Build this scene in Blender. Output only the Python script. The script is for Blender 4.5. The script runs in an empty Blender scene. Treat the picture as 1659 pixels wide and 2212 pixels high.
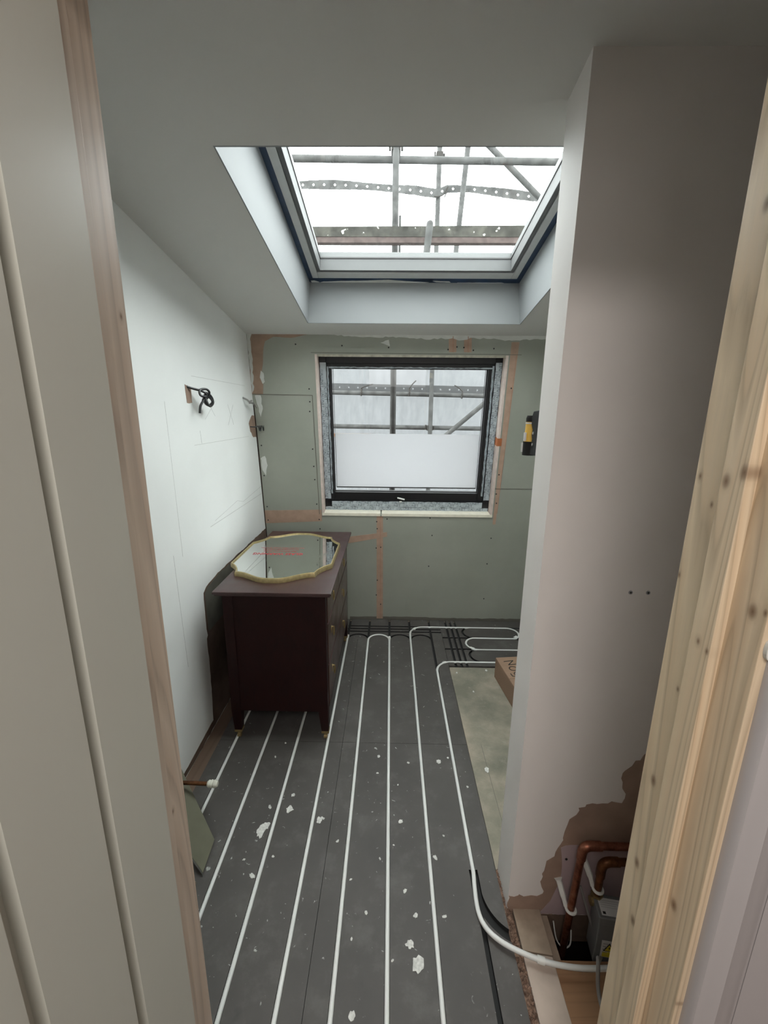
import bpy, bmesh, math, random
from mathutils import Vector, Matrix, noise
random.seed(7)
PI = math.pi
SC = bpy.context.scene
COL = SC.collection

# ---------------------------------------------------------------- camera
cam_d = bpy.data.cameras.new('camera')
cam_d.sensor_fit = 'HORIZONTAL'; cam_d.sensor_width = 36.0
cam_d.lens = 910.1 / 1659 * 36.0
cam_d.clip_start = 0.02; cam_d.clip_end = 200
cam = bpy.data.objects.new('camera', cam_d); COL.objects.link(cam)
yaw, pitch, roll = -0.01379, 0.2320, 0.009093
f_ = Vector((math.sin(yaw)*math.cos(pitch), math.cos(yaw)*math.cos(pitch), -math.sin(pitch)))
r_ = Vector((math.cos(yaw), -math.sin(yaw), 0)); d_ = f_.cross(r_)
r2 = r_*math.cos(roll) - d_*math.sin(roll); d2 = r_*math.sin(roll) + d_*math.cos(roll)
M = Matrix.Identity(4)
for i in range(3):
    M[i][0] = r2[i]; M[i][1] = -d2[i]; M[i][2] = -f_[i]
M.translation = Vector((0, 0, 1.565))
cam.matrix_world = M
SC.camera = cam

# ---------------------------------------------------------------- world, lights, exposure
w = bpy.data.worlds.new('overcast_sky'); SC.world = w; w.use_nodes = True
bgn = w.node_tree.nodes['Background']
bgn.inputs[0].default_value = (0.96, 0.99, 1.0, 1); bgn.inputs[1].default_value = 8.2
def area_light(name, loc, rot, size, size_y, power, color):
    l = bpy.data.lights.new(name, 'AREA'); l.shape = 'RECTANGLE'; l.size = size; l.size_y = size_y
    l.energy = power; l.color = color
    o = bpy.data.objects.new(name, l); o.location = loc; o.rotation_euler = rot; COL.objects.link(o); return o
# the landing behind the doorway has its own ceiling lamp
area_light('landing_ceiling_lamp', (0.03, -0.58, 2.33), (0, 0, 0), 0.75, 0.6, 17.5, (1.0, 0.94, 0.89))
area_light('landing_fill_light', (0.0, -2.15, 1.3), (PI/2, 0, 0), 1.3, 1.2, 6.0, (1.0, 0.96, 0.94))  # added fill light behind the camera, no window is built there
vs = SC.view_settings
vs.view_transform = 'Standard'; vs.look = 'None'; vs.exposure = 0.5; vs.gamma = 1.0; vs.use_curve_mapping = False
SC.cycles.use_denoising = True
SC.cycles.max_bounces = 12; SC.cycles.diffuse_bounces = 7; SC.cycles.glossy_bounces = 5
SC.cycles.transmission_bounces = 6; SC.cycles.transparent_max_bounces = 12
SC.cycles.sample_clamp_indirect = 8.0

# ---------------------------------------------------------------- materials
MATS = {}
class NT:
    def __init__(s, name):
        m = bpy.data.materials.new(name); m.use_nodes = True; s.m = m; s.t = m.node_tree
        s.b = s.t.nodes['Principled BSDF']
    def n(s, t, **k):
        x = s.t.nodes.new(t)
        for a, v in k.items(): setattr(x, a, v)
        return x
    def l(s, a, b): s.t.links.new(a, b)
    def coord(s, scale=(1,1,1), rot=(0,0,0), loc=(0,0,0)):
        tc = s.n('ShaderNodeTexCoord'); mp = s.n('ShaderNodeMapping')
        mp.inputs['Scale'].default_value = scale; mp.inputs['Rotation'].default_value = rot; mp.inputs['Location'].default_value = loc
        s.l(tc.outputs['Object'], mp.inputs['Vector']); return mp.outputs['Vector']
    def noise(s, vec, scale, detail=4, rough=.5, dist=0):
        x = s.n('ShaderNodeTexNoise'); x.inputs['Scale'].default_value = scale; x.inputs['Detail'].default_value = detail
        x.inputs['Roughness'].default_value = rough; x.inputs['Distortion'].default_value = dist
        s.l(vec, x.inputs['Vector']); return x.outputs['Fac']
    def ramp(s, fac, stops):
        r = s.n('ShaderNodeValToRGB'); e = r.color_ramp.elements
        while len(e) < len(stops): e.new(.5)
        for q, (p, c) in zip(e, stops): q.position = p; q.color = (*c, 1) if len(c) == 3 else c
        s.l(fac, r.inputs['Fac']); return r.outputs['Color']
    def mix(s, fac, a, b):
        x = s.n('ShaderNodeMix', data_type='RGBA')
        if isinstance(fac, (int, float)): x.inputs['Factor'].default_value = fac
        else: s.l(fac, x.inputs['Factor'])
        for v, i in ((a, 'A'), (b, 'B')):
            sock = [q for q in x.inputs if q.name == i and q.type == 'RGBA'][0]
            if isinstance(v, tuple): sock.default_value = (*v, 1)
            else: s.l(v, sock)
        return [q for q in x.outputs if q.type == 'RGBA'][0]
    def bump(s, h, strength=.2, dist=.002):
        b = s.n('ShaderNodeBump'); b.inputs['Strength'].default_value = strength; b.inputs['Distance'].default_value = dist
        s.l(h, b.inputs['Height']); s.l(b.outputs['Normal'], s.b.inputs['Normal'])
    def base(s, c):
        if isinstance(c, tuple): s.b.inputs['Base Color'].default_value = (*c, 1)
        else: s.l(c, s.b.inputs['Base Color'])
    def set(s, **k):
        for a, v in k.items(): s.b.inputs[a.replace('_', ' ')].default_value = v
def srgb(r, g, b):
    f = lambda c: (c/255/12.92) if c/255 <= .04045 else ((c/255+.055)/1.055)**2.4
    return (f(r), f(g), f(b))

def plain(name, col, rough=.6, metal=0, var=.06, scale=20, bump=.0, bscale=200, spec=.5):
    t = NT(name); v = t.coord(); n = t.noise(v, scale, 4)
    a = tuple(max(0, c*(1-var)) for c in col); b = tuple(min(1, c*(1+var)) for c in col)
    t.base(t.ramp(n, [(.3, a), (.7, b)])); t.set(Roughness=rough, Metallic=metal); t.b.inputs['Specular IOR Level'].default_value = spec
    if bump: t.bump(t.noise(v, bscale, 3), bump, .001)
    MATS[name] = t.m; return t.m

plain('white_plaster', (.80, .815, .80), .75, var=.03, scale=3, bump=.15, bscale=90)
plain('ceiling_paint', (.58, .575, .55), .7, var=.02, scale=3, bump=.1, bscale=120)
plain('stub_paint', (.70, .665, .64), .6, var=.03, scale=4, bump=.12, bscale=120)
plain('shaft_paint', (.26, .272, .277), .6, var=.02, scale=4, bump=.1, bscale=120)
plain('landing_plaster', (.62, .58, .55), .8, var=.03, scale=3)
plain('outer_brick', (.25, .22, .2), .9, var=.1)
plain('brown_plaster', (.30, .205, .155), .85, var=.14, scale=14, bump=.3, bscale=60)
plain('shaded_brown', (.115, .075, .055), .9, var=.25, scale=10, bump=.4, bscale=50)  # brown plaster with the shade of the open cavity put into its colour
plain('raw_board', (.10, .095, .075), .9, var=.2, scale=12)
plain('brown_skim', (.33, .225, .165), .85, var=.12, scale=18, bump=.3, bscale=60)
plain('purple_board', (.40, .31, .32), .8, var=.06, scale=8)
plain('filler_white', (.60, .61, .58), .8, var=.06, scale=25, bump=.3, bscale=80)
plain('joint_tape', (.40, .27, .20), .8, var=.10, scale=22)
plain('tape_dark', (.40, .22, .15), .8, var=.12, scale=22)
plain('dark_gap', (.03, .018, .012), .9)
plain('pencil', (.50, .50, .49), .9)
plain('seam', (.14, .13, .11), .9)
plain('screw_black', (.015, .015, .015), .5)
plain('cream_edge', (.78, .74, .62), .7, var=.06, scale=30)
plain('pink_edge', (.62, .52, .47), .7, var=.1, scale=30)
plain('dirty_edge', (.40, .37, .30), .85, var=.25, scale=30, bump=.3)
plain('frame_black', (.006, .006, .008), .4, var=.2)
plain('blue_foil', (.012, .035, .085), .38, var=.35, scale=18, bump=.25, bscale=40)
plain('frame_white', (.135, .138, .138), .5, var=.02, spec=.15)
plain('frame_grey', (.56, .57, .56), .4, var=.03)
plain('gasket', (.02, .018, .018), .5)
plain('pex_white', (.68, .69, .67), .38, var=.03, scale=8)
plain('clip_white', (.72, .73, .70), .45, var=.04)
plain('ptfe', (.62, .62, .54), .8, var=.1, scale=90, bump=.5, bscale=300)
plain('cable_black', (.014, .014, .015), .42)
plain('cable_grey', (.22, .21, .20), .5)
plain('brass', (.36, .27, .12), .36, metal=1, var=.15, scale=80)
plain('brass_dull', (.30, .22, .10), .5, metal=.7, var=.25, scale=60)
plain('gold_frame', (.42, .34, .17), .40, metal=.6, var=.15, scale=60)
plain('red_print', (.45, .04, .05), .6)
plain('black_plastic', (.010, .010, .010), .6, spec=.25)
plain('yellow_plastic', (.72, .45, .08), .4, var=.08)
plain('label_white', (.60, .60, .60), .5, var=.05)
plain('label_grey', (.30, .30, .31), .6, var=.05)
plain('grey_box', (.15, .155, .16), .5, var=.06)
plain('warn_yellow', (.70, .60, .05), .5, var=.04)
plain('silver', (.6, .6, .6), .3, metal=.9)
plain('marker', (.012, .011, .010), .6)
plain('pit_dark', (.02, .014, .010), .95)
plain('terracotta', (.42, .14, .05), .85, var=.15, scale=20)
plain('green_offcut', (.125, .122, .085), .85, var=.10, scale=12)
plain('offcut_edge', (.28, .30, .29), .85, var=.10, scale=40)
plain('offcut_brown', (.20, .17, .13), .85, var=.15, scale=20)
plain('splash_white', (.58, .58, .55), .8, var=.2, scale=120, bump=.4, bscale=200)
plain('joist_dust', (.32, .25, .19), .85, var=.15, scale=25, bump=.3, bscale=120)
plain('joist_pale', (.46, .38, .32), .85, var=.10, scale=15, bump=.25, bscale=120)
plain('rubble', (.22, .14, .10), .95, var=.5, scale=70, bump=.8, bscale=160)
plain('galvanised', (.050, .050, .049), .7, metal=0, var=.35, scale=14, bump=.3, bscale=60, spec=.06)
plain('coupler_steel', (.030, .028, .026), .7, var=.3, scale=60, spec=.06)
plain('pink_timber', (.062, .048, .045), .9, var=.25, scale=30, spec=.05)
plain('brown_timber', (.14, .075, .045), .8, var=.2, scale=30)

RK = [(0.587, 1.483, 0.006), (0.557, 1.449, 0.004), (0.593, 1.335, 0.0045), (0.554, 1.17, 0.004), (0.568, 0.992, 0.008), (0.57, 0.82, 0.008), (0.555, 0.712, 0.008), (0.523, 1.486, 0.008), (0.517, 1.27, 0.006), (0.5, 1.265, 0.004), (0.464, 1.34, 0.008), (0.448, 1.346, 0.004), (0.56, 1.803, 0.008), (0.483, 0.855, 0.008), (0.442, 0.722, 0.004), (0.499, 1.5, 0.008)]
LK = [(0.542, 0.999, 0.007), (0.557, 0.922, 0.005), (0.584, 1.683, 0.005), (0.606, 1.684, 0.007)]
def wood(name, c1, c2, axis='Z', rough=.5, rings=26, knots=True, kseed=0, spots=()):
    t = NT(name)
    sc = {'Z': (1, 1, .06), 'Y': (1, .06, 1), 'X': (.06, 1, 1)}[axis]
    v = t.coord(scale=sc, loc=(kseed*1.3, kseed*.7, 0)); v2 = t.coord()
    nb = t.noise(v, 5, 2, .5, .3)
    wv = t.n('ShaderNodeMath', operation='MULTIPLY'); t.l(nb, wv.inputs[0]); wv.inputs[1].default_value = rings
    fr = t.n('ShaderNodeMath', operation='FRACT'); t.l(wv.outputs[0], fr.inputs[0])
    grain = t.ramp(fr.outputs[0], [(0, c1), (.55, c2), (.9, tuple(x*.74 for x in c1)), (1, c1)])
    fine = t.noise(v, 160, 3, .6)
    col = t.mix(t.ramp(fine, [(.35, (0, 0, 0)), (.7, (.6, .6, .6))]), grain, tuple(x*.86 for x in c2))
    big = t.noise(v, 2.2, 2)
    col = t.mix(t.ramp(big, [(.4, (0, 0, 0)), (.65, (.6, .6, .6))]), col, tuple(min(1, x*1.04) for x in c2))
    if knots:
        vk = t.coord(scale={'Z': (5, 5, 2.4), 'Y': (5, 2.4, 5), 'X': (2.4, 5, 5)}[axis], loc=(kseed+.3, kseed*.4, kseed*.9))
        vo = t.n('ShaderNodeTexVoronoi'); vo.inputs['Scale'].default_value = 1.5; t.l(vk, vo.inputs['Vector'])
        k = t.ramp(vo.outputs['Distance'], [(0, (1, 1, 1)), (.03, (.9, .9, .9)), (.055, (0, 0, 0))])
        col = t.mix(k, col, (.16, .09, .045))
    for (ky, kz, kr) in spots:
        mp = t.coord(scale=(0, 1, .62)); dn = t.n('ShaderNodeVectorMath', operation='DISTANCE')
        t.l(mp, dn.inputs[0]); dn.inputs[1].default_value = (0, ky, kz*.62)
        k = t.ramp(dn.outputs['Value'], [(0, (1, 1, 1)), (kr*.42, (.9, .9, .9)), (kr*.6, (.25, .25, .25)), (kr*1.3, (0, 0, 0))])
        col = t.mix(k, col, (.17, .095, .05))
    t.base(col); t.set(Roughness=rough); t.bump(fine, .12, .001)
    MATS[name] = t.m
wood('pine', (.60, .46, .31), (.68, .55, .39), 'Z', .42, 44, kseed=1, spots=RK)
wood('pine_left', (.58, .45, .35), (.66, .54, .44), 'Z', .40, 26, kseed=4, spots=LK)
wood('chipboard', (.30, .165, .085), (.34, .19, .10), 'X', .8, 40, False)
wood('subfloor_brown', (.145, .095, .068), (.18, .12, .085), 'Y', .85, 12, False)

def mahogany(name, c1, c2, rough, coat):
    t = NT(name); v = t.coord(scale=(1, .12, .3)); v2 = t.coord()
    g = t.noise(v, 60, 5, .6, .4); bl = t.noise(v2, 9, 4)
    col = t.mix(t.ramp(bl, [(.35, (0, 0, 0)), (.7, (.7, .7, .7))]), t.ramp(g, [(.3, c1), (.7, c2)]), tuple(x*1.25 for x in c2))
    t.base(col); t.l(t.ramp(bl, [(.3, (rough,)*3), (.7, (rough+.13,)*3)]), t.b.inputs['Roughness'])
    t.set(Coat_Weight=coat, Coat_Roughness=.25); t.b.inputs['Specular IOR Level'].default_value = .5 if coat else .22
    MATS[name] = t.m
mahogany('mahogany_top', (.026, .010, .010), (.046, .019, .018), .33, .15)
mahogany('mahogany', (.008, .0014, .0012), (.015, .003, .0024), .5, .0)
mahogany('mahogany_front', (.030, .012, .009), (.048, .019, .013), .28, .4)

# moisture board: pale green-grey with faint smears
t = NT('moisture_board'); v = t.coord(); a = t.noise(v, 2.2, 5, .6); b = t.noise(t.coord(scale=(3, 1, .6)), 4, 5, .7)
col = t.ramp(a, [(.3, (.28, .293, .250)), (.7, (.335, .345, .298))])
col = t.mix(t.ramp(b, [(.62, (0, 0, 0)), (.72, (.35, .35, .35))]), col, (.27, .29, .25))
t.base(col); t.set(Roughness=.8); t.bump(t.noise(v, 150, 2), .08, .001); MATS['moisture_board'] = t.m
# overlay board: dark grey with plaster dust and white spatter
t = NT('overlay_board'); v = t.coord(); a = t.noise(v, 3.5, 5, .6); fine = t.noise(v, 240, 2)
col = t.ramp(a, [(.3, (.056, .051, .047)), (.7, (.080, .073, .068))])
dust = t.noise(v, 7, 6, .7); col = t.mix(t.ramp(dust, [(.52, (0, 0, 0)), (.75, (.32, .32, .32))]), col, (.17, .165, .155))
sp = t.noise(v, 46, 3, .6, .6); mk = t.noise(v, 2.7, 3, .6)
mm = t.n('ShaderNodeMath', operation='MULTIPLY')
t.l(t.ramp(sp, [(.675, (0, 0, 0)), (.72, (.9, .9, .9))]), mm.inputs[0]); t.l(t.ramp(mk, [(.43, (0, 0, 0)), (.53, (1, 1, 1))]), mm.inputs[1])
col = t.mix(mm.outputs[0], col, (.46, .46, .44))
dk = t.noise(v, 11, 3, .6); col = t.mix(t.ramp(dk, [(.66, (0, 0, 0)), (.76, (.5, .5, .5))]), col, (.045, .043, .042))
t.base(col); t.set(Roughness=.62); t.bump(fine, .15, .001); MATS['overlay_board'] = t.m
plain('groove_dark', (.012, .012, .012), .8)
# cement board in the shower area
t = NT('cement_board'); v = t.coord(); a = t.noise(v, 3, 6, .65); b = t.noise(v, 16, 5, .7)
col = t.ramp(a, [(.36, (.17, .163, .125)), (.50, (.25, .23, .18)), (.62, (.37, .31, .245))])
col = t.mix(t.ramp(b, [(.55, (0, 0, 0)), (.72, (.5, .5, .5))]), col, (.36, .33, .27))
t.base(col); t.set(Roughness=.85); MATS['cement_board'] = t.m
# cardboard
t = NT('cardboard'); v = t.coord(); a = t.noise(t.coord(scale=(1, 8, 8)), 20, 3)
t.base(t.ramp(a, [(.3, (.27, .175, .115)), (.7, (.31, .20, .135))])); t.set(Roughness=.85); MATS['cardboard'] = t.m
# copper, tarnished
t = NT('copper'); v = t.coord(); a = t.noise(v, 28, 5, .7)
t.base(t.ramp(a, [(.3, (.12, .04, .024)), (.55, (.30, .115, .07)), (.75, (.46, .22, .14))])); t.set(Metallic=.85, Roughness=.38); t.bump(a, .2, .001); MATS['copper'] = t.m
t = NT('copper_dark'); v = t.coord(); a = t.noise(v, 28, 5, .7)
t.base(t.ramp(a, [(.3, (.06, .025, .012)), (.55, (.17, .07, .03)), (.8, (.35, .15, .07))])); t.set(Metallic=.8, Roughness=.42); MATS['copper_dark'] = t.m
# mossy timber seen from below
t = NT('mossy_timber'); v = t.coord(); a = t.noise(v, 9, 6, .7); b = t.noise(v, 22, 3, .5)
col = t.ramp(a, [(.3, (.016, .016, .014)), (.5, (.034, .033, .029)), (.75, (.070, .068, .058))])
col = t.mix(t.ramp(b, [(.68, (0, 0, 0)), (.72, (1, 1, 1))]), col, (.45, .45, .42))
t.base(col); t.set(Roughness=.9); t.b.inputs['Specular IOR Level'].default_value = .05; MATS['mossy_timber'] = t.m
# satin painted door
t = NT('door_paint'); v = t.coord(scale=(1, 1, .12)); a = t.noise(v, 90, 3); t.base((.52, .52, .465)); t.set(Roughness=.34); t.bump(a, .12, .001); MATS['door_paint'] = t.m
t = NT('trim_paint'); v = t.coord(scale=(1, 1, .12)); a = t.noise(v, 60, 3); t.base((.42, .40, .405)); t.set(Roughness=.36); t.bump(a, .1, .001); MATS['trim_paint'] = t.m
# mirror
t = NT('mirror_glass'); v = t.coord(); a = t.noise(v, 8, 6, .7, .5)
t.base((.86, .88, .86)); t.set(Metallic=1, Roughness=.02)
t.l(t.ramp(a, [(.5, (.02,)*3), (.62, (.10,)*3), (.75, (.28,)*3)]), t.b.inputs['Roughness']); MATS['mirror_glass'] = t.m
# clear glass (thin): transparent with a fresnel gloss and faint dirt
def glass(name, tint, dirt):
    m = bpy.data.materials.new(name); m.use_nodes = True; nt = m.node_tree; nt.nodes.clear()
    o = nt.nodes.new('ShaderNodeOutputMaterial'); tr = nt.nodes.new('ShaderNodeBsdfTransparent'); tr.inputs[0].default_value = (*tint, 1)
    gl = nt.nodes.new('ShaderNodeBsdfGlossy'); gl.inputs['Roughness'].default_value = .02
    lw_ = nt.nodes.new('ShaderNodeLayerWeight'); lw_.inputs[0].default_value = .5
    pw_ = nt.nodes.new('ShaderNodeMath'); pw_.operation = 'POWER'; nt.links.new(lw_.outputs['Facing'], pw_.inputs[0]); pw_.inputs[1].default_value = 5
    fr = nt.nodes.new('ShaderNodeMath'); fr.operation = 'MULTIPLY_ADD'; nt.links.new(pw_.outputs[0], fr.inputs[0]); fr.inputs[1].default_value = .9; fr.inputs[2].default_value = .035
    mx = nt.nodes.new('ShaderNodeMixShader'); nt.links.new(fr.outputs[0], mx.inputs[0]); nt.links.new(tr.outputs[0], mx.inputs[1]); nt.links.new(gl.outputs[0], mx.inputs[2])
    df = nt.nodes.new('ShaderNodeBsdfDiffuse'); df.inputs[0].default_value = (.6, .6, .6, 1)
    tc = nt.nodes.new('ShaderNodeTexCoord'); ns = nt.nodes.new('ShaderNodeTexNoise'); ns.inputs['Scale'].default_value = 30; ns.inputs['Detail'].default_value = 6
    nt.links.new(tc.outputs['Object'], ns.inputs['Vector'])
    rp = nt.nodes.new('ShaderNodeValToRGB'); rp.color_ramp.elements[0].position = .6; rp.color_ramp.elements[0].color = (0, 0, 0, 1)
    rp.color_ramp.elements[1].position = .85; rp.color_ramp.elements[1].color = (dirt, dirt, dirt, 1); nt.links.new(ns.outputs['Fac'], rp.inputs[0])
    m2 = nt.nodes.new('ShaderNodeMixShader'); nt.links.new(rp.outputs[0], m2.inputs[0]); nt.links.new(mx.outputs[0], m2.inputs[1]); nt.links.new(df.outputs[0], m2.inputs[2])
    nt.links.new(m2.outputs[0], o.inputs[0]); MATS[name] = m
glass('clear_glass', (.94, .96, .95), .015)
def translucent(name, col, transp, dif=.5, tcol=(1, 1, 1), weave=0):
    m = bpy.data.materials.new(name); m.use_nodes = True; nt = m.node_tree; nt.nodes.clear()
    o = nt.nodes.new('ShaderNodeOutputMaterial'); tl = nt.nodes.new('ShaderNodeBsdfTranslucent'); df = nt.nodes.new('ShaderNodeBsdfDiffuse')
    tc = nt.nodes.new('ShaderNodeTexCoord'); mp = nt.nodes.new('ShaderNodeMapping'); mp.inputs['Scale'].default_value = (3, 1, .8)
    ns = nt.nodes.new('ShaderNodeTexNoise'); ns.inputs['Scale'].default_value = 6 if weave else 3; ns.inputs['Detail'].default_value = 10 if weave else 3; ns.inputs['Roughness'].default_value = .75
    nt.links.new(tc.outputs['Object'], mp.inputs[0]); nt.links.new(mp.outputs[0], ns.inputs['Vector'])
    rp = nt.nodes.new('ShaderNodeValToRGB'); rp.color_ramp.elements[0].position = .3; rp.color_ramp.elements[1].position = .7
    k = 1 - weave; rp.color_ramp.elements[0].color = (col[0]*k, col[1]*k, col[2]*k, 1); rp.color_ramp.elements[1].color = (*col, 1)
    nt.links.new(ns.outputs['Fac'], rp.inputs[0]); nt.links.new(rp.outputs[0], tl.inputs[0]); nt.links.new(rp.outputs[0], df.inputs[0])
    mx = nt.nodes.new('ShaderNodeMixShader'); mx.inputs[0].default_value = dif; nt.links.new(tl.outputs[0], mx.inputs[1]); nt.links.new(df.outputs[0], mx.inputs[2])
    tr = nt.nodes.new('ShaderNodeBsdfTransparent'); tr.inputs[0].default_value = (*tcol, 1)
    m2 = nt.nodes.new('ShaderNodeMixShader'); m2.inputs[0].default_value = transp; nt.links.new(mx.outputs[0], m2.inputs[1]); nt.links.new(tr.outputs[0], m2.inputs[2])
    nt.links.new(m2.outputs[0], o.inputs[0]); MATS[name] = m
translucent('frosted_film', (.66, .66, .67), .0, .25)
translucent('monoflex', (.128, .130, .135), .0, .4, weave=.28)
translucent('sheet_band', (.092, .093, .095), .0, .5)
plain('tape_film', (.42, .47, .50), .35, var=.06, scale=20)
plain('tape_ink', (.06, .075, .09), .5)

# ---------------------------------------------------------------- mesh helpers
class MB:
    def __init__(s): s.v = []; s.f = []
    def add(s, vs, fs):
        o = len(s.v); s.v += [tuple(map(float, q)) for q in vs]; s.f += [tuple(i+o for i in q) for q in fs]; return s
    def box(s, x0, x1, y0, y1, z0, z1):
        return s.add([(x0,y0,z0),(x1,y0,z0),(x1,y1,z0),(x0,y1,z0),(x0,y0,z1),(x1,y0,z1),(x1,y1,z1),(x0,y1,z1)],
                     [(0,3,2,1),(4,5,6,7),(0,1,5,4),(1,2,6,5),(2,3,7,6),(3,0,4,7)])
    def hexa(s, b, t):   # bottom ring of 4, top ring of 4
        return s.add(list(b)+list(t), [(0,3,2,1),(4,5,6,7),(0,1,5,4),(1,2,6,5),(2,3,7,6),(3,0,4,7)])
    def prism(s, poly, a, b, fn):   # fn(p, q, h) -> xyz ; extrude poly from h=a to h=b
        n = len(poly)
        s.add([fn(p, q, a) for p, q in poly] + [fn(p, q, b) for p, q in poly],
              [tuple(range(n))[::-1], tuple(range(n, 2*n))] + [(i, (i+1) % n, n+(i+1) % n, n+i) for i in range(n)])
        return s
    def tube(s, path, r, seg=12, closed=False, caps=True):
        P = [Vector(p) for p in path]; n = len(P); rings = []
        up = None
        for i, p in enumerate(P):
            a = P[(i-1) % n] if (closed or i > 0) else p; b = P[(i+1) % n] if (closed or i < n-1) else p
            tg = (b-a).normalized()
            if up is None:
                up = Vector((0, 0, 1)) if abs(tg.z) < .9 else Vector((1, 0, 0))
            sd = tg.cross(up).normalized(); up = sd.cross(tg).normalized()
            rr = r[i] if isinstance(r, (list, tuple)) else r
            rings.append([p + (sd*math.cos(2*PI*k/seg) + up*math.sin(2*PI*k/seg))*rr for k in range(seg)])
        vs = [q for rg in rings for q in rg]; fs = []
        m = n if closed else n-1
        for i in range(m):
            j = (i+1) % n
            for k in range(seg):
                fs.append((i*seg+k, i*seg+(k+1) % seg, j*seg+(k+1) % seg, j*seg+k))
        if caps and not closed:
            fs.append(tuple(range(seg))[::-1]); fs.append(tuple((n-1)*seg+k for k in range(seg)))
        return s.add(vs, fs)
    def build(s, name, mat, parent=None, smooth=False, bevel=0, mw=None, kind=None):
        me = bpy.data.meshes.new(name); me.from_pydata(s.v, [], s.f); me.update()
        bm = bmesh.new(); bm.from_mesh(me); bmesh.ops.recalc_face_normals(bm, faces=bm.faces); bm.to_mesh(me); bm.free()
        me.materials.append(MATS[mat])
        if smooth:
            for p in me.polygons: p.use_smooth = True
            try: me.set_sharp_from_angle(angle=math.radians(40))
            except Exception: pass
        o = bpy.data.objects.new(name, me); COL.objects.link(o)
        if parent is not None: o.parent = parent
        if mw is not None: o.matrix_local = mw
        if bevel:
            b = o.modifiers.new('bevel', 'BEVEL'); b.width = bevel; b.segments = 2; b.limit_method = 'ANGLE'; b.angle_limit = math.radians(40)
        if kind: o['kind'] = kind
        return o
def thing(o, label, cat, group=None):
    o['label'] = label; o['category'] = cat
    if group: o['group'] = group
    return o
def empty(name, loc=(0, 0, 0), label=None, cat=None, group=None, kind=None, mw=None):
    o = bpy.data.objects.new(name, None); o.empty_display_size = .05; COL.objects.link(o); o.location = loc
    if mw is not None: o.matrix_world = mw
    if label: thing(o, label, cat, group)
    if kind: o['kind'] = kind
    return o
def inv(par):   # let a child keep world coordinates under a translated empty
    return Matrix.Translation(-Vector(par.location))
def smoothpath(pts, n=8):
    P = [Vector(p) for p in pts]; out = []
    for i in range(len(P)-1):
        p0 = P[max(i-1, 0)]; p1 = P[i]; p2 = P[i+1]; p3 = P[min(i+2, len(P)-1)]
        for k in range(n):
            u = k/n
            out.append(.5*((2*p1)+(-p0+p2)*u+(2*p0-5*p1+4*p2-p3)*u*u+(-p0+3*p1-3*p2+p3)*u**3))
    out.append(P[-1]); return out
def arc(cx, cy, r, a0, a1, n=16, z=0):
    return [(cx+r*math.cos(math.radians(a0+(a1-a0)*i/n)), cy+r*math.sin(math.radians(a0+(a1-a0)*i/n)), z) for i in range(n+1)]
def jag(poly, amp, step, seed, closed=True):
    rnd = random.Random(seed); out = []; n = len(poly)
    for i in range(n if closed else n-1):
        a = Vector(poly[i]); b = Vector(poly[(i+1) % n]); k = max(1, int((b-a).length/step))
        for j in range(k):
            q = a.lerp(b, j/k); out.append((q.x+rnd.uniform(-amp, amp)*(j > 0), q.y+rnd.uniform(-amp, amp)*(j > 0)))
    return out
def boolean_cut(obj, cutters):
    for cm in cutters:
        c = cm.build('tmp', 'groove_dark')
        md = obj.modifiers.new('b', 'BOOLEAN'); md.operation = 'DIFFERENCE'; md.object = c; md.solver = 'EXACT'
        try: md.material_mode = 'TRANSFER'
        except Exception: pass
        dg = bpy.context.evaluated_depsgraph_get()
        me = bpy.data.meshes.new_from_object(obj.evaluated_get(dg), depsgraph=dg)
        obj.modifiers.remove(md); old = obj.data; obj.data = me; bpy.data.meshes.remove(old)
        cmesh = c.data; bpy.data.objects.remove(c); bpy.data.meshes.remove(cmesh)
def text_mesh(s, size):
    cu = bpy.data.curves.new('t', 'FONT'); cu.body = s; cu.size = size; cu.align_x = 'CENTER'; cu.align_y = 'CENTER'; cu.resolution_u = 2
    o = bpy.data.objects.new('t', cu); COL.objects.link(o)
    dg = bpy.context.evaluated_depsgraph_get(); me = bpy.data.meshes.new_from_object(o.evaluated_get(dg))
    vs = [tuple(v.co) for v in me.vertices]; fs = [tuple(p.vertices) for p in me.polygons]
    bpy.data.objects.remove(o); bpy.data.curves.remove(cu); bpy.data.meshes.remove(me); return vs, fs

# ================================================================ THE SETTING
XL, XR = -0.892, 1.60
ZC = lambda y: 2.4437-.1526*y          # ceiling underside
ZR = lambda y: 2.749-.19*y             # roof plane
# floor under everything (brown), with a pit under the pipes by the doorway
fl = MB()
fl.box(XL-.2, .40, -2.6, 3.3, -.14, -.025)
fl.box(.40, XR+.2, 1.045, 3.3, -.14, -.025)
fl.box(.40, XR+.2, -2.6, .60, -.14, -.025)
fl.build('floor', 'subfloor_brown', kind='structure')
pit = MB(); pit.box(.40, 1.62, .58, 1.17, -.62, -.60); pit.box(.40, .41, .58, 1.17, -.60, -.14); pit.box(1.60, 1.62, .58, 1.17, -.60, -.025)
pit.box(.40, 1.62, .58, .6, -.60, -.14); pit.box(.40, 1.62, 1.15, 1.17, -.60, -.14)
pit.build('floor_void', 'pit_dark', kind='structure')

MB().box(XL-.25, XL, .596, 3.12, -.14, 2.75).build('wall_left', 'white_plaster', kind='structure')
MB().box(XR, XR+.2, .444, 3.12, -.14, 2.75).build('wall_right', 'white_plaster', kind='structure')
# stub partition with the bright end face
MB().box(.398, XR, 1.045, 1.168, -.024, 2.34).build('wall_partition', 'stub_paint', kind='structure')
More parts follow.
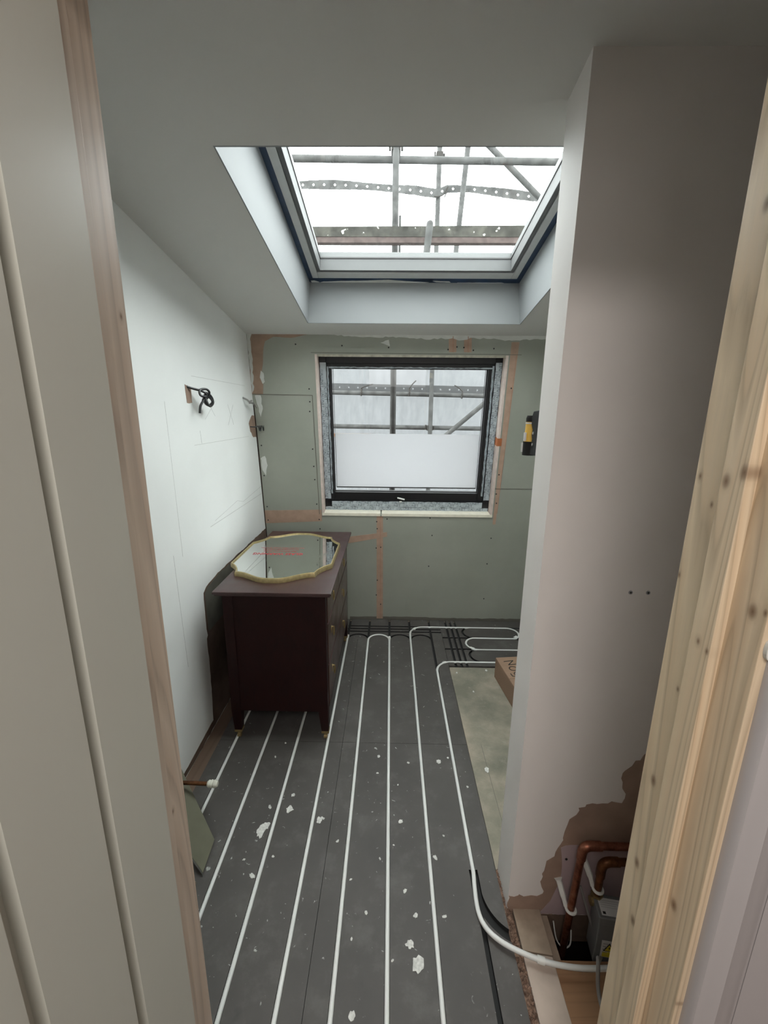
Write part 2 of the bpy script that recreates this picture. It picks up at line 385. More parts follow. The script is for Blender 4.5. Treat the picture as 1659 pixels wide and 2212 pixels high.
# wall with the doorway
wf = MB(); wf.box(-1.5, -.381, .444, .596, -.14, 2.75); wf.box(.457, 1.9, .444, .596, -.14, 2.75); wf.box(-.381, .457, .444, .596, 2.06, 2.75)
wf.build('wall_front', 'landing_plaster', kind='structure')
# ceiling slab with the tapered skylight shaft through it
bx = (-.478, .722); by = (1.297, 2.560); tx = (-.462, .701); ty = (1.26, 2.560)
Y0, Y1, X0, X1 = .40, 3.3, XL-.25, XR+.25
ce = MB()
def cb(x, y): return (x, y, ZC(y))
def ct(x, y): return (x, y, ZR(y))
ce.hexa([cb(X0,Y0), cb(X1,Y0), cb(X1,by[0]), cb(X0,by[0])], [ct(X0,Y0), ct(X1,Y0), ct(X1,ty[0]), ct(X0,ty[0])])
ce.hexa([cb(X0,by[1]), cb(X1,by[1]), cb(X1,Y1), cb(X0,Y1)], [ct(X0,ty[1]), ct(X1,ty[1]), ct(X1,Y1), ct(X0,Y1)])
ce.hexa([cb(X0,by[0]), cb(bx[0],by[0]), cb(bx[0],by[1]), cb(X0,by[1])], [ct(X0,ty[0]), ct(tx[0],ty[0]), ct(tx[0],ty[1]), ct(X0,ty[1])])
ce.hexa([cb(bx[1],by[0]), cb(X1,by[0]), cb(X1,by[1]), cb(bx[1],by[1])], [ct(tx[1],ty[0]), ct(X1,ty[0]), ct(X1,ty[1]), ct(tx[1],ty[1])])
ceo = ce.build('ceiling', 'ceiling_paint', kind='structure')
# plasterboard lining of the skylight shaft (bright painted)
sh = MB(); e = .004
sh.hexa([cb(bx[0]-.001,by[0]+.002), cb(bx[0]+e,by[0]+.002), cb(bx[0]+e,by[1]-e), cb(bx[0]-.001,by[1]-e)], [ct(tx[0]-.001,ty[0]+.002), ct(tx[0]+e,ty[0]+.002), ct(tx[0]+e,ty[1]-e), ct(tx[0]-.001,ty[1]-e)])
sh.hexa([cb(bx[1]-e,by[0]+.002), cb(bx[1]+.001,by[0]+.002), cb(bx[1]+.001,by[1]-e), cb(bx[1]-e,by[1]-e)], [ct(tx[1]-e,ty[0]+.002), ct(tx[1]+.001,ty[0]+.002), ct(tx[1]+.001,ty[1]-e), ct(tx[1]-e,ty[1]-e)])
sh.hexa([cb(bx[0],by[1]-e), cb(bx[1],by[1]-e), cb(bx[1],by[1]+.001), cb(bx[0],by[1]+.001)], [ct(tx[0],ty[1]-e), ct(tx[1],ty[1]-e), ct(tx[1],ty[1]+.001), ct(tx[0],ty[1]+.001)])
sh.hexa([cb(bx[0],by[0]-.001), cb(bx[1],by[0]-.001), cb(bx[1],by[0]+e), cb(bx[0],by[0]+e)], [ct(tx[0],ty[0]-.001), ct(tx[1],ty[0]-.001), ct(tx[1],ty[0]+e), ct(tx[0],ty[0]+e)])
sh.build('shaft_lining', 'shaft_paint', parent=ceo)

# landing behind the camera
lw = MB(); lw.box(-1.5, -1.4, -2.2, .444, -.14, 2.75); lw.build('wall_landing_left', 'landing_plaster', kind='structure')
lw = MB(); lw.box(1.8, 1.9, -2.2, .444, -.14, 2.75); lw.build('wall_landing_right', 'landing_plaster', kind='structure')
lw = MB(); lw.box(-1.5, 1.9, -2.3, -2.2, -.14, 2.75); lw.build('wall_landing_back', 'landing_plaster', kind='structure')
MB().box(-1.5, 1.9, -2.3, .444, 2.40, 2.5).build('ceiling_landing', 'landing_plaster', kind='structure')

# ---------------- back wall: leaning inwards, local frame u = X, s = up the wall, n = outwards
NRM = math.sqrt(1+.13**2)
MW = Matrix(((1, 0, 0, 0), (0, 1/NRM, -.13/NRM, 3.01), (0, .13/NRM, 1/NRM, 0), (0, 0, 0, 1)))
S = lambda z: z*NRM
wu0, wu1, ws0, ws1 = -.477, .722, S(.857), S(1.913)
wb = empty('wall_back', kind='structure', mw=MW)
wm = MB(); T = .16
wm.box(XL-.2, wu0, 0, T, -.2, S(2.3)); wm.box(wu1, XR+.2, 0, T, -.2, S(2.3)); wm.box(wu0, wu1, 0, T, -.2, ws0); wm.box(wu0, wu1, 0, T, ws1, S(2.3))
wm.build('plasterboard', 'moisture_board', wb)
ob = MB(); ob.box(XL-.2, wu0+.02, T, T+.15, -.3, S(2.3)); ob.box(wu1-.02, XR+.2, T, T+.15, -.3, S(2.3)); ob.box(wu0, wu1, T, T+.15, -.3, ws0+.02); ob.box(wu0, wu1, T, T+.15, ws1-.02, S(2.3))
ob.build('outer_wall', 'outer_brick', wb)
def flat(name, poly, mat, h=.001, h0=0.0, par=wb):
    return MB().prism([(p, S(q)) for p, q in poly], h0, -h, lambda p, q, t: (p, t, q)).build(name, mat, par)
def tape(name, pts, mat='joint_tape', h=.0012): return flat(name, pts, mat, h)
tape('joint_tape', [(.732, .797), (.752, .797), (.779, 1.990), (.731, 1.990)])
tape('joint_tape', [(-.092, .0), (-.043, .0), (-.047, .849), (-.092, .849)])
tape('joint_tape', [(-.886, .785), (-.482, .806), (-.482, .893), (-.886, .882)])
tape('joint_tape', [(-.60, .600), (-.281, .640), (-.017, .693), (-.017, .728), (-.281, .690), (-.60, .66)], 'joint_tape', .0016)
tape('joint_tape', [(.353, 1.93), (.378, 1.93), (.372, 2.022), (.346, 2.022)])
tape('joint_tape', [(.380, 1.93), (.398, 1.93), (.394, 2.022), (.376, 2.022)], 'joint_tape')
tape('joint_tape', [(.445, 1.93), (.470, 1.93), (.464, 2.022), (.440, 2.022)])
tape('joint_tape', [(.473, 1.93), (.492, 1.93), (.486, 2.022), (.468, 2.022)], 'joint_tape')
for poly in ([(.377, 1.93), (.381, 1.93), (.375, 2.02), (.371, 2.02)], [(.469, 1.93), (.473, 1.93), (.467, 2.02), (.463, 2.02)]):
    tape('board_seam', poly, 'tape_dark', .0018)
def seam(p, q, wd=.003, mat='seam'):
    a = Vector(p); b = Vector(q); d = (b-a).normalized(); n = Vector((-d.y, d.x))*wd/2
    flat('board_seam', [tuple(a+n), tuple(a-n), tuple(b-n), tuple(b+n)], mat, .0022)
seam((-.891, 1.672), (-.505, 1.668), .004); seam((.722, 1.060), (XR, 1.064), .003)
seam((-.505, 1.668), (-.497, .86), .004); seam((-.062, 0), (-.066, .849), .004, 'tape_dark')
seam((-.50, 1.922), (.80, 1.918), .003); seam((.755, .88), (.77, 1.918), .0025, 'tape_dark')
flat('joint_gap', [(-.892, 1.62), (-.886, 1.62), (-.883, 1.40), (-.884, 1.1), (-.886, .6), (-.892, .6)], 'dark_gap', .0024)
flat('brown_patch', jag([(-.872, 1.99), (-.852, 2.05), (-.696, 2.05), (-.512, 2.045), (-.47, 2.026), (-.585, 2.010), (-.727, 2.010), (-.780, 1.985), (-.797, 1.924), (-.815, 1.816), (-.822, 1.672), (-.891, 1.672), (-.891, 1.816), (-.880, 1.911)], .006, .03, 3), 'brown_skim', .0010)
flat('filler_patch', jag([(-.885, 2.06), (.95, 2.06), (.95, 2.006), (.80, 2.004), (.715, 2.000), (.602, 2.006), (.50, 2.012), (.433, 1.998), (.30, 2.010), (.236, 2.0), (.067, 2.012), (-.159, 2.012), (-.329, 2.02), (-.45, 2.030), (-.60, 2.046), (-.84, 2.046), (-.885, 1.98)], .005, .02, 5), 'filler_white', .0016)
flat('filler_patch', jag([(-.07, 1.981), (-.018, 1.998), (-.010, 1.961), (-.030, 1.968)], .003, .015, 6), 'filler_white', .001)
flat('filler_patch', jag([(-.822, 1.815), (-.805, 1.80), (-.803, 1.747), (-.818, 1.735), (-.832, 1.775)], .003, .015, 7), 'filler_white', .002)
flat('filler_patch', jag([(-.878, 1.255), (-.848, 1.272), (-.835, 1.208), (-.852, 1.137), (-.874, 1.175)], .004, .015, 8), 'filler_white', .001)
flat('filler_patch', jag([(-.875, 1.665), (-.838, 1.665), (-.832, 1.58), (-.85, 1.53), (-.862, 1.60)], .004, .015, 9), 'filler_white', .001)
flat('filler_patch', jag([(-.889, 2.0), (-.872, 2.0), (-.868, 1.9), (-.878, 1.70), (-.889, 1.68)], .004, .02, 10), 'filler_white', .002)
flat('base_strip', jag([(-.30, -.02), (1.1, -.02), (1.1, .016), (.6, .012), (.2, .018), (-.30, .014)], .003, .03, 11), 'seam', .0008)  # thin dark ragged strip along the foot of the back wall
screws = [(-.592,1.969),(-.306,1.963),(-.019,1.954),(.347,1.945),(.4,1.96),(.443,1.957),(.502,1.942),(.627,1.952),(-.523,1.707),(-.523,1.628),(-.527,1.567),(-.864,1.343),(-.521,1.322),(-.52,1.204),(-.865,1.136),(-.518,1.111),(-.513,.934),(-.865,.911),(-.867,.81),(-.501,.819),(-.499,.747),(-.018,.829),(.287,.84),(-.091,.808),(-.088,.754),(-.095,.602),(-.062,.609),(.307,.707),(.732,.691),(.759,1.721),(.74,1.16),(.735,1.023),(.743,.956),(-.087,.337),(-.094,.21),(.294,.46),(.722,.486),(.725,.191),(-.061,.129)]
for i, (x, z) in enumerate(screws):
    MB().prism([(x+.0048*math.cos(k*PI/4), S(z)+.0048*math.sin(k*PI/4)) for k in range(8)], .0, -.0026, lambda p, q, t: (p, t, q)).build('screw_head', 'screw_black', wb)

# ---------------- window_1 in the leaning wall
w1 = empty('window_1', kind='structure', mw=MW)
def wbx(mb, u0, u1, n0, n1, z0, z1): return mb.box(u0, u1, n0, n1, z0, z1)
# reveal boards (plasterboard edges showing)
MB().box(wu0, wu0+.014, -.004, .085, ws0, ws1).build('reveal_board', 'pink_edge', w1)
MB().box(wu1-.016, wu1, -.004, .085, ws0, ws1).build('reveal_board', 'pink_edge', w1)
MB().box(wu0+.014, wu1-.016, -.003, .085, ws1-.014, ws1).build('reveal_board', 'dirty_edge', w1)
m = MB(); m.box(wu0+.0, -.066, -.006, .085, ws0-.006, ws0+.014); m.build('reveal_board', 'cream_edge', w1)
m = MB(); m.box(-.056, wu1, -.006, .085, ws0-.006, ws0+.014); m.build('reveal_board', 'cream_edge', w1)
MB().box(wu1-.019, wu1+.012, -.0055, .05, S(1.355), S(1.405)).build('joint_tape', 'terracotta', w1)
# outer frame + sash (black)
fu0, fu1, fs0, fs1 = wu0+.014, wu1-.016, ws0+.014, ws1-.014
def ring(mb, u0, u1, s0, s1, wl, wr, wbm, wt, n0, n1):
    mb.box(u0, u0+wl, n0, n1, s0, s1); mb.box(u1-wr, u1, n0, n1, s0, s1)
    mb.box(u0+wl, u1-wr, n0, n1, s0, s0+wbm); mb.box(u0+wl, u1-wr, n0, n1, s1-wt, s1); return mb
ring(MB(), fu0, fu1, fs0, fs1, .045, .045, .068, .040, .062, .155).build('window_frame', 'frame_black', w1, bevel=.002)
gu0, gu1, gs0, gs1 = -.392, .622, S(1.000), S(1.828)
su0, su1, ss0, ss1 = fu0+.045, fu1-.045, fs0+.068, fs1-.040
so = ring(MB(), su0, su1, ss0, ss1, gu0-su0, su1-gu1, gs0-ss0, ss1-gs1, .075, .135).build('sash', 'frame_black', w1, bevel=.002)
ring(MB(), gu0, gu1, gs0, gs1, .004, .004, .005, .004, .098, .104).build('gasket', 'gasket', so)
ring(MB(), gu0+.010, gu1-.010, gs0+.026, gs1-.002, .0025, .0025, .007, .001, .1015, .1055).build('glazing_spacer', 'gasket', so)
MB().box(gu0+.001, gu1-.001, .106, .110, gs0+.001, gs1-.001).build('glass_pane', 'clear_glass', so)
MB().box(gu0+.0125, gu1-.0125, .1035, .1058, gs0+.03, S(1.409)).build('frosted_film', 'frosted_film', so)
# stay handle
hb = MB(); hb.box(.04, .10, .060, .075, S(.957), S(.968)); hb.box(.075, .20, .056, .064, S(.950), S(.955)); hb.build('stay_handle', 'black_plastic', w1)
MB().tube([(.055, .062, S(.965)), (.080, .052, S(.962)), (.105, .050, S(.957))], .006, 8).build('handle_catch', 'clip_white', w1, smooth=True)
MB().tube([(.068, .056, S(.939)), (.086, .056, S(.939))], .0055, 8).build('handle_knob', 'clip_white', w1, smooth=True)
# protective tape on the frame, printed
TV = text_mesh('///ALUNET', .0245)
def film(u0, u1, z0, z1, n, rot=0, seed=0, rows=2, size=1.0, name='protective_tape'):
    rnd = random.Random(seed)
    L = max(u1-u0, z1-z0); Wd = min(u1-u0, z1-z0)
    horiz = (u1-u0) > (z1-z0)
    # strip with slightly torn ends
    poly = jag([(u0, z0), (u1, z0), (u1, z1), (u0, z1)], .0022, .02, seed)
    o = MB().prism(poly, n, n-.0010, lambda p, q, t: (p, t, q)).build(name, 'tape_film', w1)
    pr = MB(); step = .128*size
    vs, fs = TV
    for r in range(rows):
        off = (r+.5)/rows
        c = .02 + (r*.37 % 1)*step + .03
        while c < L-.055:
            px, pz = (u0+c, z0+Wd*off) if horiz else (u0+Wd*off, z0+c)
            a = rot + rnd.uniform(-.02, .02)
            ca, sa = math.cos(a), math.sin(a)
            pr.add([(px+(x*ca-y*sa)*size, n-.0014, pz+(x*sa+y*ca)*size) for x, y, _ in vs], fs)
            c += step
    pr.build('printed_lettering', 'tape_ink', o)
film(fu0+.050, fu1-.048, fs0+.026, fs0+.067, .061, 0, 1, 2)
film(fu0+.004, fu1-.004, fs0+.001, fs0+.024, .061, 0, 2, 1)
film(fu0+.004, fu0+.044, fs0+.085, fs1-.035, .061, -PI/2, 3, 2)
film(su0+.002, su0+.012, fs0+.12, fs1-.06, .0745, -PI/2, 4, 1, .5)
film(fu1-.042, fu1-.003, fs0+.085, fs1-.030, .061, PI/2, 5, 2)
film(su1-.014, su1-.002, fs0+.11, fs1-.05, .0745, PI/2, 6, 1, .5)
film(su0+.015, su1-.012, gs1+.003, gs1+.011, .0745, 0, 7, 1, .5)

# ---------------- roof window (window_2)
n2 = math.sqrt(1+.19**2)
MR = Matrix(((1, 0, 0, 0), (0, 1/n2, .19/n2, 0), (0, -.19/n2, 1/n2, 2.749), (0, 0, 0, 1)))
w2 = empty('window_2', kind='structure', mw=MR)
ru0, ru1, rv0, rv1 = tx[0], tx[1], 1.262*n2, 2.560*n2-.0
def ringh(mb, u0, u1, v0, v1, wd, h0, h1, wb_=None):
    wb_ = wb_ or wd
    mb.box(u0, u0+wd, v0, v1, h0, h1); mb.box(u1-wd, u1, v0, v1, h0, h1)
    mb.box(u0+wd, u1-wd, v0, v0+wd, h0, h1); mb.box(u0+wd, u1-wd, v1-wb_, v1, h0, h1); return mb
ringh(MB(), ru0-.02, ru1+.02, rv0-.02, rv1+.02, .052, .0005, .005, .078).build('vapour_foil', 'blue_foil', w2)
ringh(MB(), ru0+.028, ru1-.030, rv0+.026, rv1-.050, .033, -.001, .10, .058).build('window_frame', 'frame_grey', w2, bevel=.002)
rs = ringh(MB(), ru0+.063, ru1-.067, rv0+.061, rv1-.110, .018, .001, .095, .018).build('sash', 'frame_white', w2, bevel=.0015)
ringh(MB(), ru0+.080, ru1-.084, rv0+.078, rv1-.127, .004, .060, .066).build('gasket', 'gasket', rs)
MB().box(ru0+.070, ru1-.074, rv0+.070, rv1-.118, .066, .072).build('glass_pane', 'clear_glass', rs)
ringh(MB(), ru0-.10, ru1+.10, rv0-.10, rv1+.10, .128, .012, .14, .145).build('outer_flashing', 'gasket', w2)
# scraps of filler paint over the foil
for i, pts in enumerate([[(-.40, -.002), (.16, -.002), (.20, -.008), (.08, -.020), (-.02, -.034), (-.16, -.024), (-.30, -.018), (-.38, -.012)], [(.24, -.012), (.32, -.008), (.31, -.020), (.22, -.024)], [(.35, -.001), (.62, -.001), (.60, -.009), (.36, -.006)], [(-.445, .0), (-.425, .004), (-.405, -.008), (-.43, -.024), (-.45, -.02)]]):
    q = jag([(a, rv1+b) for a, b in pts], .0012, .02, 30+i)
    MB().prism(q, .0006, -.0008, lambda p, v, h: (p, v, h)).build('paint_smear', 'filler_white', w2)

# ---------------- doorway: lining, stops, architrave, open door
t1 = empty('trim_1', kind='structure')
MB().box(.430, .457, .444, .596, -.02, 2.06).build('door_jamb', 'pine', t1, bevel=.0012)
MB().box(-.381, -.351, .444, .596, -.02, 2.06).build('door_jamb', 'pine_left', t1, bevel=.0012)
MB().box(-.351, .430, .444, .596, 2.03, 2.06).build('door_head', 'pine', t1)
MB().box(.416, .431, .495, .532, -.02, 2.03).build('door_stop', 'pine', t1, bevel=.0012)
MB().box(-.352, -.337, .495, .533, -.02, 2.03).build('door_stop', 'pine_left', t1, bevel=.0012)
MB().box(-.337, .416, .495, .532, 2.018, 2.03).build('door_stop', 'pine', t1)
# painted architrave on the landing side
prof = [(.4405, .444), (.4405, .432), (.444, .427), (.452, .425), (.457, .420), (.464, .4175), (.470, .421), (.485, .427), (.498, .431), (.504, .436), (.509, .4365), (.512, .444)]
MB().prism(prof, -.02, 2.11, lambda p, q, h: (p, q, h)).build('trim_2', 'trim_paint', kind='structure', smooth=True)
MB().prism([(p, q) for p, q in [(-.366, .444), (-.366, .430), (-.42, .430), (-.435, .444)]], -.02, 2.11, lambda p, q, h: (p, q, h)).build('trim_3', 'trim_paint', kind='structure')
MB().box(.512, .90, .438, .4445, -.02, 2.75).build('wall_front_skim', 'trim_paint', kind='structure')
# filled notch in the jamb edge
MB().prism([(.4375 + .0045*math.cos(a*PI/8), 1.303 + .012*math.sin(a*PI/8)) for a in range(16)], .4438, .4385, lambda p, q, h: (p, h, q)).build('latch_filler', 'filler_white', t1)
# open door leaf with vertical grooves
dX0, dX1 = -.351, -.307
yy = [.473]; prof = [(.473, dX1)]
g = .378
while g > -.2:
    prof += [(g, dX1), (g-.0015, dX1-.013), (g-.0145, dX1-.013), (g-.016, dX1)]; g -= .113
prof += [(-.289, dX1), (-.289, dX0), (.473, dX0)]
d1 = MB().prism(prof, .008, 1.99, lambda p, q, h: (q, p, h)).build('door_1', 'door_paint', kind='structure', bevel=0)

# ---------------- marks and openings on the left wall (thin skins on the plaster)
wl = bpy.data.objects['wall_left']
def onleft(name, pts, mat, h=.001): return MB().prism(pts, XL-.002, XL+h, lambda p, q, t: (t, p, q)).build(name, mat, wl)
onleft('bare_strip', jag([(1.872, .710), (1.905, .728), (2.05, .745), (2.92, .745), (3.0, .02), (3.0, -.02), (1.50, -.02), (1.51, .004), (1.846, .020), (1.858, .162), (1.863, .265), (1.862, .472), (1.875, .485), (1.868, .52)], .003, .03, 21), 'shaded_brown', .0012)
onleft('bare_strip', jag([(1.882, .70), (1.915, .722), (2.05, .735), (2.3, .735), (2.3, .49), (1.885, .50)], .003, .03, 22), 'raw_board', .002)
onleft('bare_patch', jag([(1.882, 1.676), (1.937, 1.664), (1.937, 1.600), (1.888, 1.598)], .003, .02, 23), 'brown_plaster', .0012)
onleft('bare_patch', jag([(2.69, 1.49), (2.76, 1.54), (2.835, 1.53), (2.835, 1.40), (2.77, 1.40), (2.71, 1.44)], .004, .02, 24), 'brown_plaster', .0012)
def pl(a, b, wd=.0013):
    a = Vector(a); b = Vector(b); d = (b-a).normalized(); n = Vector((-d.y, d.x))*wd/2
    onleft('pencil_line', [tuple(a+n), tuple(a-n), tuple(b-n), tuple(b+n)], 'pencil', .0006)
pl((1.953, 1.716), (2.655, 1.716)); pl((1.922, 1.412), (2.68, 1.411)); pl((2.20, 1.617), (2.06, 1.525)); pl((2.10, 1.61), (2.18, 1.54))
pl((1.992, 1.475), (2.0, 1.414)); pl((2.015, 1.002), (2.86, 1.010), .002); pl((2.073, 1.018), (2.4, 1.055)); pl((2.4, 1.055), (2.5, 1.03)); pl((2.5, 1.03), (2.88, 1.062)); pl((2.36, 1.60), (2.43, 1.49)); pl((2.44, 1.60), (2.35, 1.49))
pl((1.70, 1.60), (1.715, .95), .0008); pl((1.64, .98), (1.66, .45), .0008)

# ---------------- bare patch low on the partition face, by the pipes
pw = bpy.data.objects['wall_partition']
def onpart(name, pts, mat, h): return MB().prism(pts, 1.046, 1.045-h, lambda p, q, t: (p, t, q)).build(name, mat, pw)
onpart('bare_patch', jag([(.399, .051), (.49, .053), (.507, .064), (.498, .121), (.505, .178), (.531, .235), (.55, .281), (.553, .326), (.560, .361), (.579, .379), (.583, .405), (.623, .423), (.710, .426), (.717, .46), (.702, .502), (.703, .543), (.721, .56), (.749, .598), (.786, .618), (1.3, .70), (1.3, -.02), (.399, -.02)], .007, .013, 25), 'brown_plaster', .0012)
onpart('purple_board', jag([(.545, .253), (.560, .262), (.606, .264), (1.3, .274), (1.3, -.02), (.50, -.02), (.52, .011), (.541, .065), (.554, .123), (.556, .18)], .003, .02, 26), 'purple_board', .0022)
MB().prism([(.566+.004*math.cos(k*PI/4), .21+.004*math.sin(k*PI/4)) for k in range(8)], 1.044, 1.041, lambda p, q, h: (p, h, q)).build('screw_head', 'screw_black', pw)
for x in (.639, .685):
    o_ = MB().prism([(x+.0055*math.cos(k*PI/6), 1.108+.0055*math.sin(k*PI/6)) for k in range(12)], 1.0455, 1.0435, lambda p, q, h: (p, h, q)).build('screw_plug', 'label_grey', pw)
    MB().prism([(x+.0028*math.cos(k*PI/4), 1.108+.0028*math.sin(k*PI/4)) for k in range(8)], 1.0445, 1.0428, lambda p, q, h: (p, h, q)).build('screw_head', 'screw_black', o_)

# ================================================================ FLOOR COVERING
GW, GD = .0155, .017
PX = [-.739, -.589, -.438, -.289, -.141, .009, .159, .309]
def gx(mb, x, y0, y1): return mb.box(x-GW/2, x+GW/2, y0, y1, -GD, .01)
def gy(mb, y, x0, x1): return mb.box(x0, x1, y-GW/2, y+GW/2, -GD, .01)
def garc(mb, path, wd=GW):
    P = [Vector((p[0], p[1])) for p in path]; n = len(P); Lf = []; Rt = []
    for i in range(n):
        a = P[max(i-1, 0)]; b = P[min(i+1, n-1)]; d = (b-a).normalized(); q = Vector((-d.y, d.x))*wd/2
        Lf.append(P[i]+q); Rt.append(P[i]-q)
    poly = [tuple(q) for q in Lf] + [tuple(q) for q in Rt[::-1]]
    vs = []; fs = []
    for i in range(n):
        for z in (-GD, .01):
            vs.append((*Lf[i], z)); vs.append((*Rt[i], z))
    for i in range(n-1):
        a = 4*i; b = 4*(i+1)
        fs += [(a, a+1, b+1, b), (a+2, b+2, b+3, a+3), (a, b, b+2, a+2), (a+1, a+3, b+3, b+1)]
    fs += [(0, 2, 3, 1), (4*(n-1), 4*(n-1)+1, 4*(n-1)+3, 4*(n-1)+2)]
    mb.add(vs, fs); return mb
def board(x0, x1, y0, y1, cutters, label):
    o = MB().box(x0, x1, y0, y1, -.025, 0).build('heating_board', 'overlay_board')
    if cutters: boolean_cut(o, cutters)
    return thing(o, label, 'floor board', 'grey grooved floor heating boards')
G = .0016
def lines(idx, y0, y1):
    m = MB()
    for i in idx: gx(m, PX[i], y0, y1)
    return m
YJ = 1.737
bA = board(-.216+G, .388, .56, YJ-G, [lines([4, 5, 6], .5, 2), MB().box(PX[7]-GW/2, PX[7]+GW/2, .5, 2, -GD, .01), garc(MB(), [(.309, 1.16)]+arc(.459, 1.10, .15, 180, 240, 10)[1:]+[(.46, .93)], .03)], 'grey heating board nearest the door, under the curving pipe')
bB = board(-.816, -.216, .56, YJ-G, [lines([0, 1, 2, 3], .5, 2)], 'grey heating board with white splashes in front of the chest, left of the long seam')
bC = board(-.216+G, .388-.0, YJ, 2.69, [lines([4, 5, 6], 1.6, 2.8), MB().box(PX[7]-GW/2, PX[7]+GW/2, 1.6, 2.8, -GD, .01), garc(MB(), [(.309, 2.30), (.313, 2.33)]+arc(.41, 2.335, .101, 175, 92, 10)+[(.45, 2.437)])], 'grey heating board beyond the cross seam, right of the chest')
bD = board(-.816, -.216, YJ, 2.69, [lines([0, 1, 2, 3], 1.6, 2.8)], 'grey heating board lying under the chest of drawers')
cutE = [lines(range(3, 8), 2.6, 3.1)]
mE = MB()
for y in (2.806, 2.846, 2.885): gy(mE, y, -.30, .5)
cutE.append(mE)
for k in range(3, 7):
    cutE.append(garc(MB(), arc(PX[k]+.075, 2.69, .075, 180, 0, 16)))
cutE.append(garc(MB(), [(.159, 2.75), (.160, 2.78)]+arc(.26, 2.785, .100, 176, 92, 10)+[(.30, 2.885)]))
bE = board(-.39, .388-.0, 2.69+.0005, 2.99, cutE, 'narrow grey end board with bends and cross grooves along the window wall')
cutF = []
mF = MB()
for y in (2.885, 2.735, 2.587, 2.436): gy(mF, y, .3, 1.2)
cutF.append(mF); mF = MB()
for x in (.435, .471, .506): gx(mF, x, 2.3, 3.1)
cutF.append(mF)
for yc in (2.81, 2.661, 2.5115): cutF.append(garc(MB(), arc(.62, yc, .0755, 90, 270, 16)))
for yc in (2.81, 2.661, 2.5115): cutF.append(garc(MB(), arc(.877, yc, .0755, 90, -90, 16)))
bF = board(.388+G, 1.20, 2.392, 2.99, cutF, 'grey heating board with side-to-side grooves in the far right corner')
strip = board(.388, .398, .56, 1.737, None, 'thin edge strip of grey board beside the white partition end')
bpy.data.objects.remove(strip)
thing(MB().box(.392, 1.598, 1.17, 2.39, -.024, -.010).build('cement_board', 'cement_board', bevel=.001), 'stained greenish grey cement board beside the cardboard box', 'board')
MB().prism([(.46, 1.75), (.4615, 1.75), (.4615, 1.17), (.46, 1.17)], -.011, -.0095, lambda p, q, h: (p, q, h)).build('panel_seam', 'seam', bpy.data.objects['cement_board'])

# plaster splashes on the boards
spl = [(-.476, 1.283, .030), (-.455, 1.30, .022), (-.472, 1.384, .011), (-.389, 1.376, .017), (-.39, 1.44, .009), (.099, .892, .022), (.077, .941, .014), (-.28, 1.331, .015), (-.25, 1.34, .010), (-.037, 1.654, .010), (.285, 1.653, .006), (.057, 1.333, .010), (.18, 1.198, .010), (-.46, 1.122, .014), (-.507, 1.176, .006), (-.406, 1.189, .005), (-.259, 1.335, .010), (-.118, 1.118, .006), (-.083, .782, .012), (.099, 1.016, .008), (.067, 1.086, .008), (-.518, 1.639, .007), (-.491, 1.724, .006), (.191, 1.015, .010), (.35, 1.498, .006), (.24, 1.63, .013), (-.06, 1.02, .007), (-.02, 1.19, .006), (-.04, 1.56, .006), (.10, 1.62, .007), (-.18, 1.25, .007), (.03, 1.24, .005), (.05, 1.50, .004), (-.10, .95, .005), (.02, .90, .005), (.22, 1.28, .005)]
for i, (x, y, r) in enumerate(spl):
    rnd = random.Random(100+i); n = 16
    st = rnd.uniform(.5, 1.0); an = rnd.uniform(0, PI)
    pts = []
    for k in range(n):
        a = 2*PI*k/n; rr = r*rnd.uniform(.62, 1.12)
        px, py = rr*math.cos(a), rr*st*math.sin(a)
        pts.append((x+px*math.cos(an)-py*math.sin(an), y+px*math.sin(an)+py*math.cos(an)))
    par = bB if x < -.216 else bA
    if any(abs(x-q) < r+.008 for q in PX):
        d = min(PX, key=lambda q: abs(x-q)); s = 1 if x > d else -1; dx = s*(r+.010) - (x-d)
        pts = [(p+dx, q) for p, q in pts]
    MB().prism(pts, -.001, .0009+.00013*(i % 7), lambda p, q, h: (p, q, h)).build('plaster_splash', 'splash_white', par)
for i, (x, y, r) in enumerate([(.455, 1.60, .013), (.50, 2.15, .006), (.43, 2.33, .006), (.56, 1.50, .012), (.55, 1.42, .010), (.62, 2.36, .008)]):
    rnd = random.Random(200+i); pts = [(x+r*rnd.uniform(.6, 1.1)*math.cos(2*PI*k/12), y+r*1.4*rnd.uniform(.6, 1.1)*math.sin(2*PI*k/12)) for k in range(12)]
    MB().prism(pts, -.011, -.008, lambda p, q, h: (p, q, h)).build('plaster_splash', 'splash_white', bpy.data.objects['cement_board'])

# heating pipes
PR, PZ = .0071, -.0035
def pipe(path, label, r=PR):
    o = MB().tube([(p[0], p[1], p[2] if len(p) > 2 and p[2] != 0 else PZ) for p in path], r, 12).build('heating_pipe', 'pex_white', smooth=True)
    return thing(o, label, 'pipe', 'white floor heating pipes in the grooves')
pipe([(PX[0], .6), (PX[0], 2.68)], 'leftmost straight white heating pipe, passing the copper stub')
pipe([(PX[1], .6), (PX[1], 2.68)], 'white heating pipe running under the chest near its left leg')
pipe([(PX[2], .6), (PX[2], 2.68)], 'white heating pipe running under the middle of the chest')
p4 = pipe([(PX[3], .6), (PX[3], 2.70), (PX[3]+.001, 2.74)], 'white heating pipe beside the front of the chest, ending in a cut end')
MB().tube([(PX[3], 2.725, PZ), (PX[3], 2.75, PZ)], .0095, 10).build('pipe_end', 'clip_white', p4, smooth=True)
pipe([(PX[4], .6), (PX[4], 2.60)]+[(x, y) for x, y, _ in arc(-.066, 2.69, .075, 180, 0, 18)]+[(PX[5], 2.60), (PX[5], .6)], 'white heating pipe with a U-turn by the window wall')
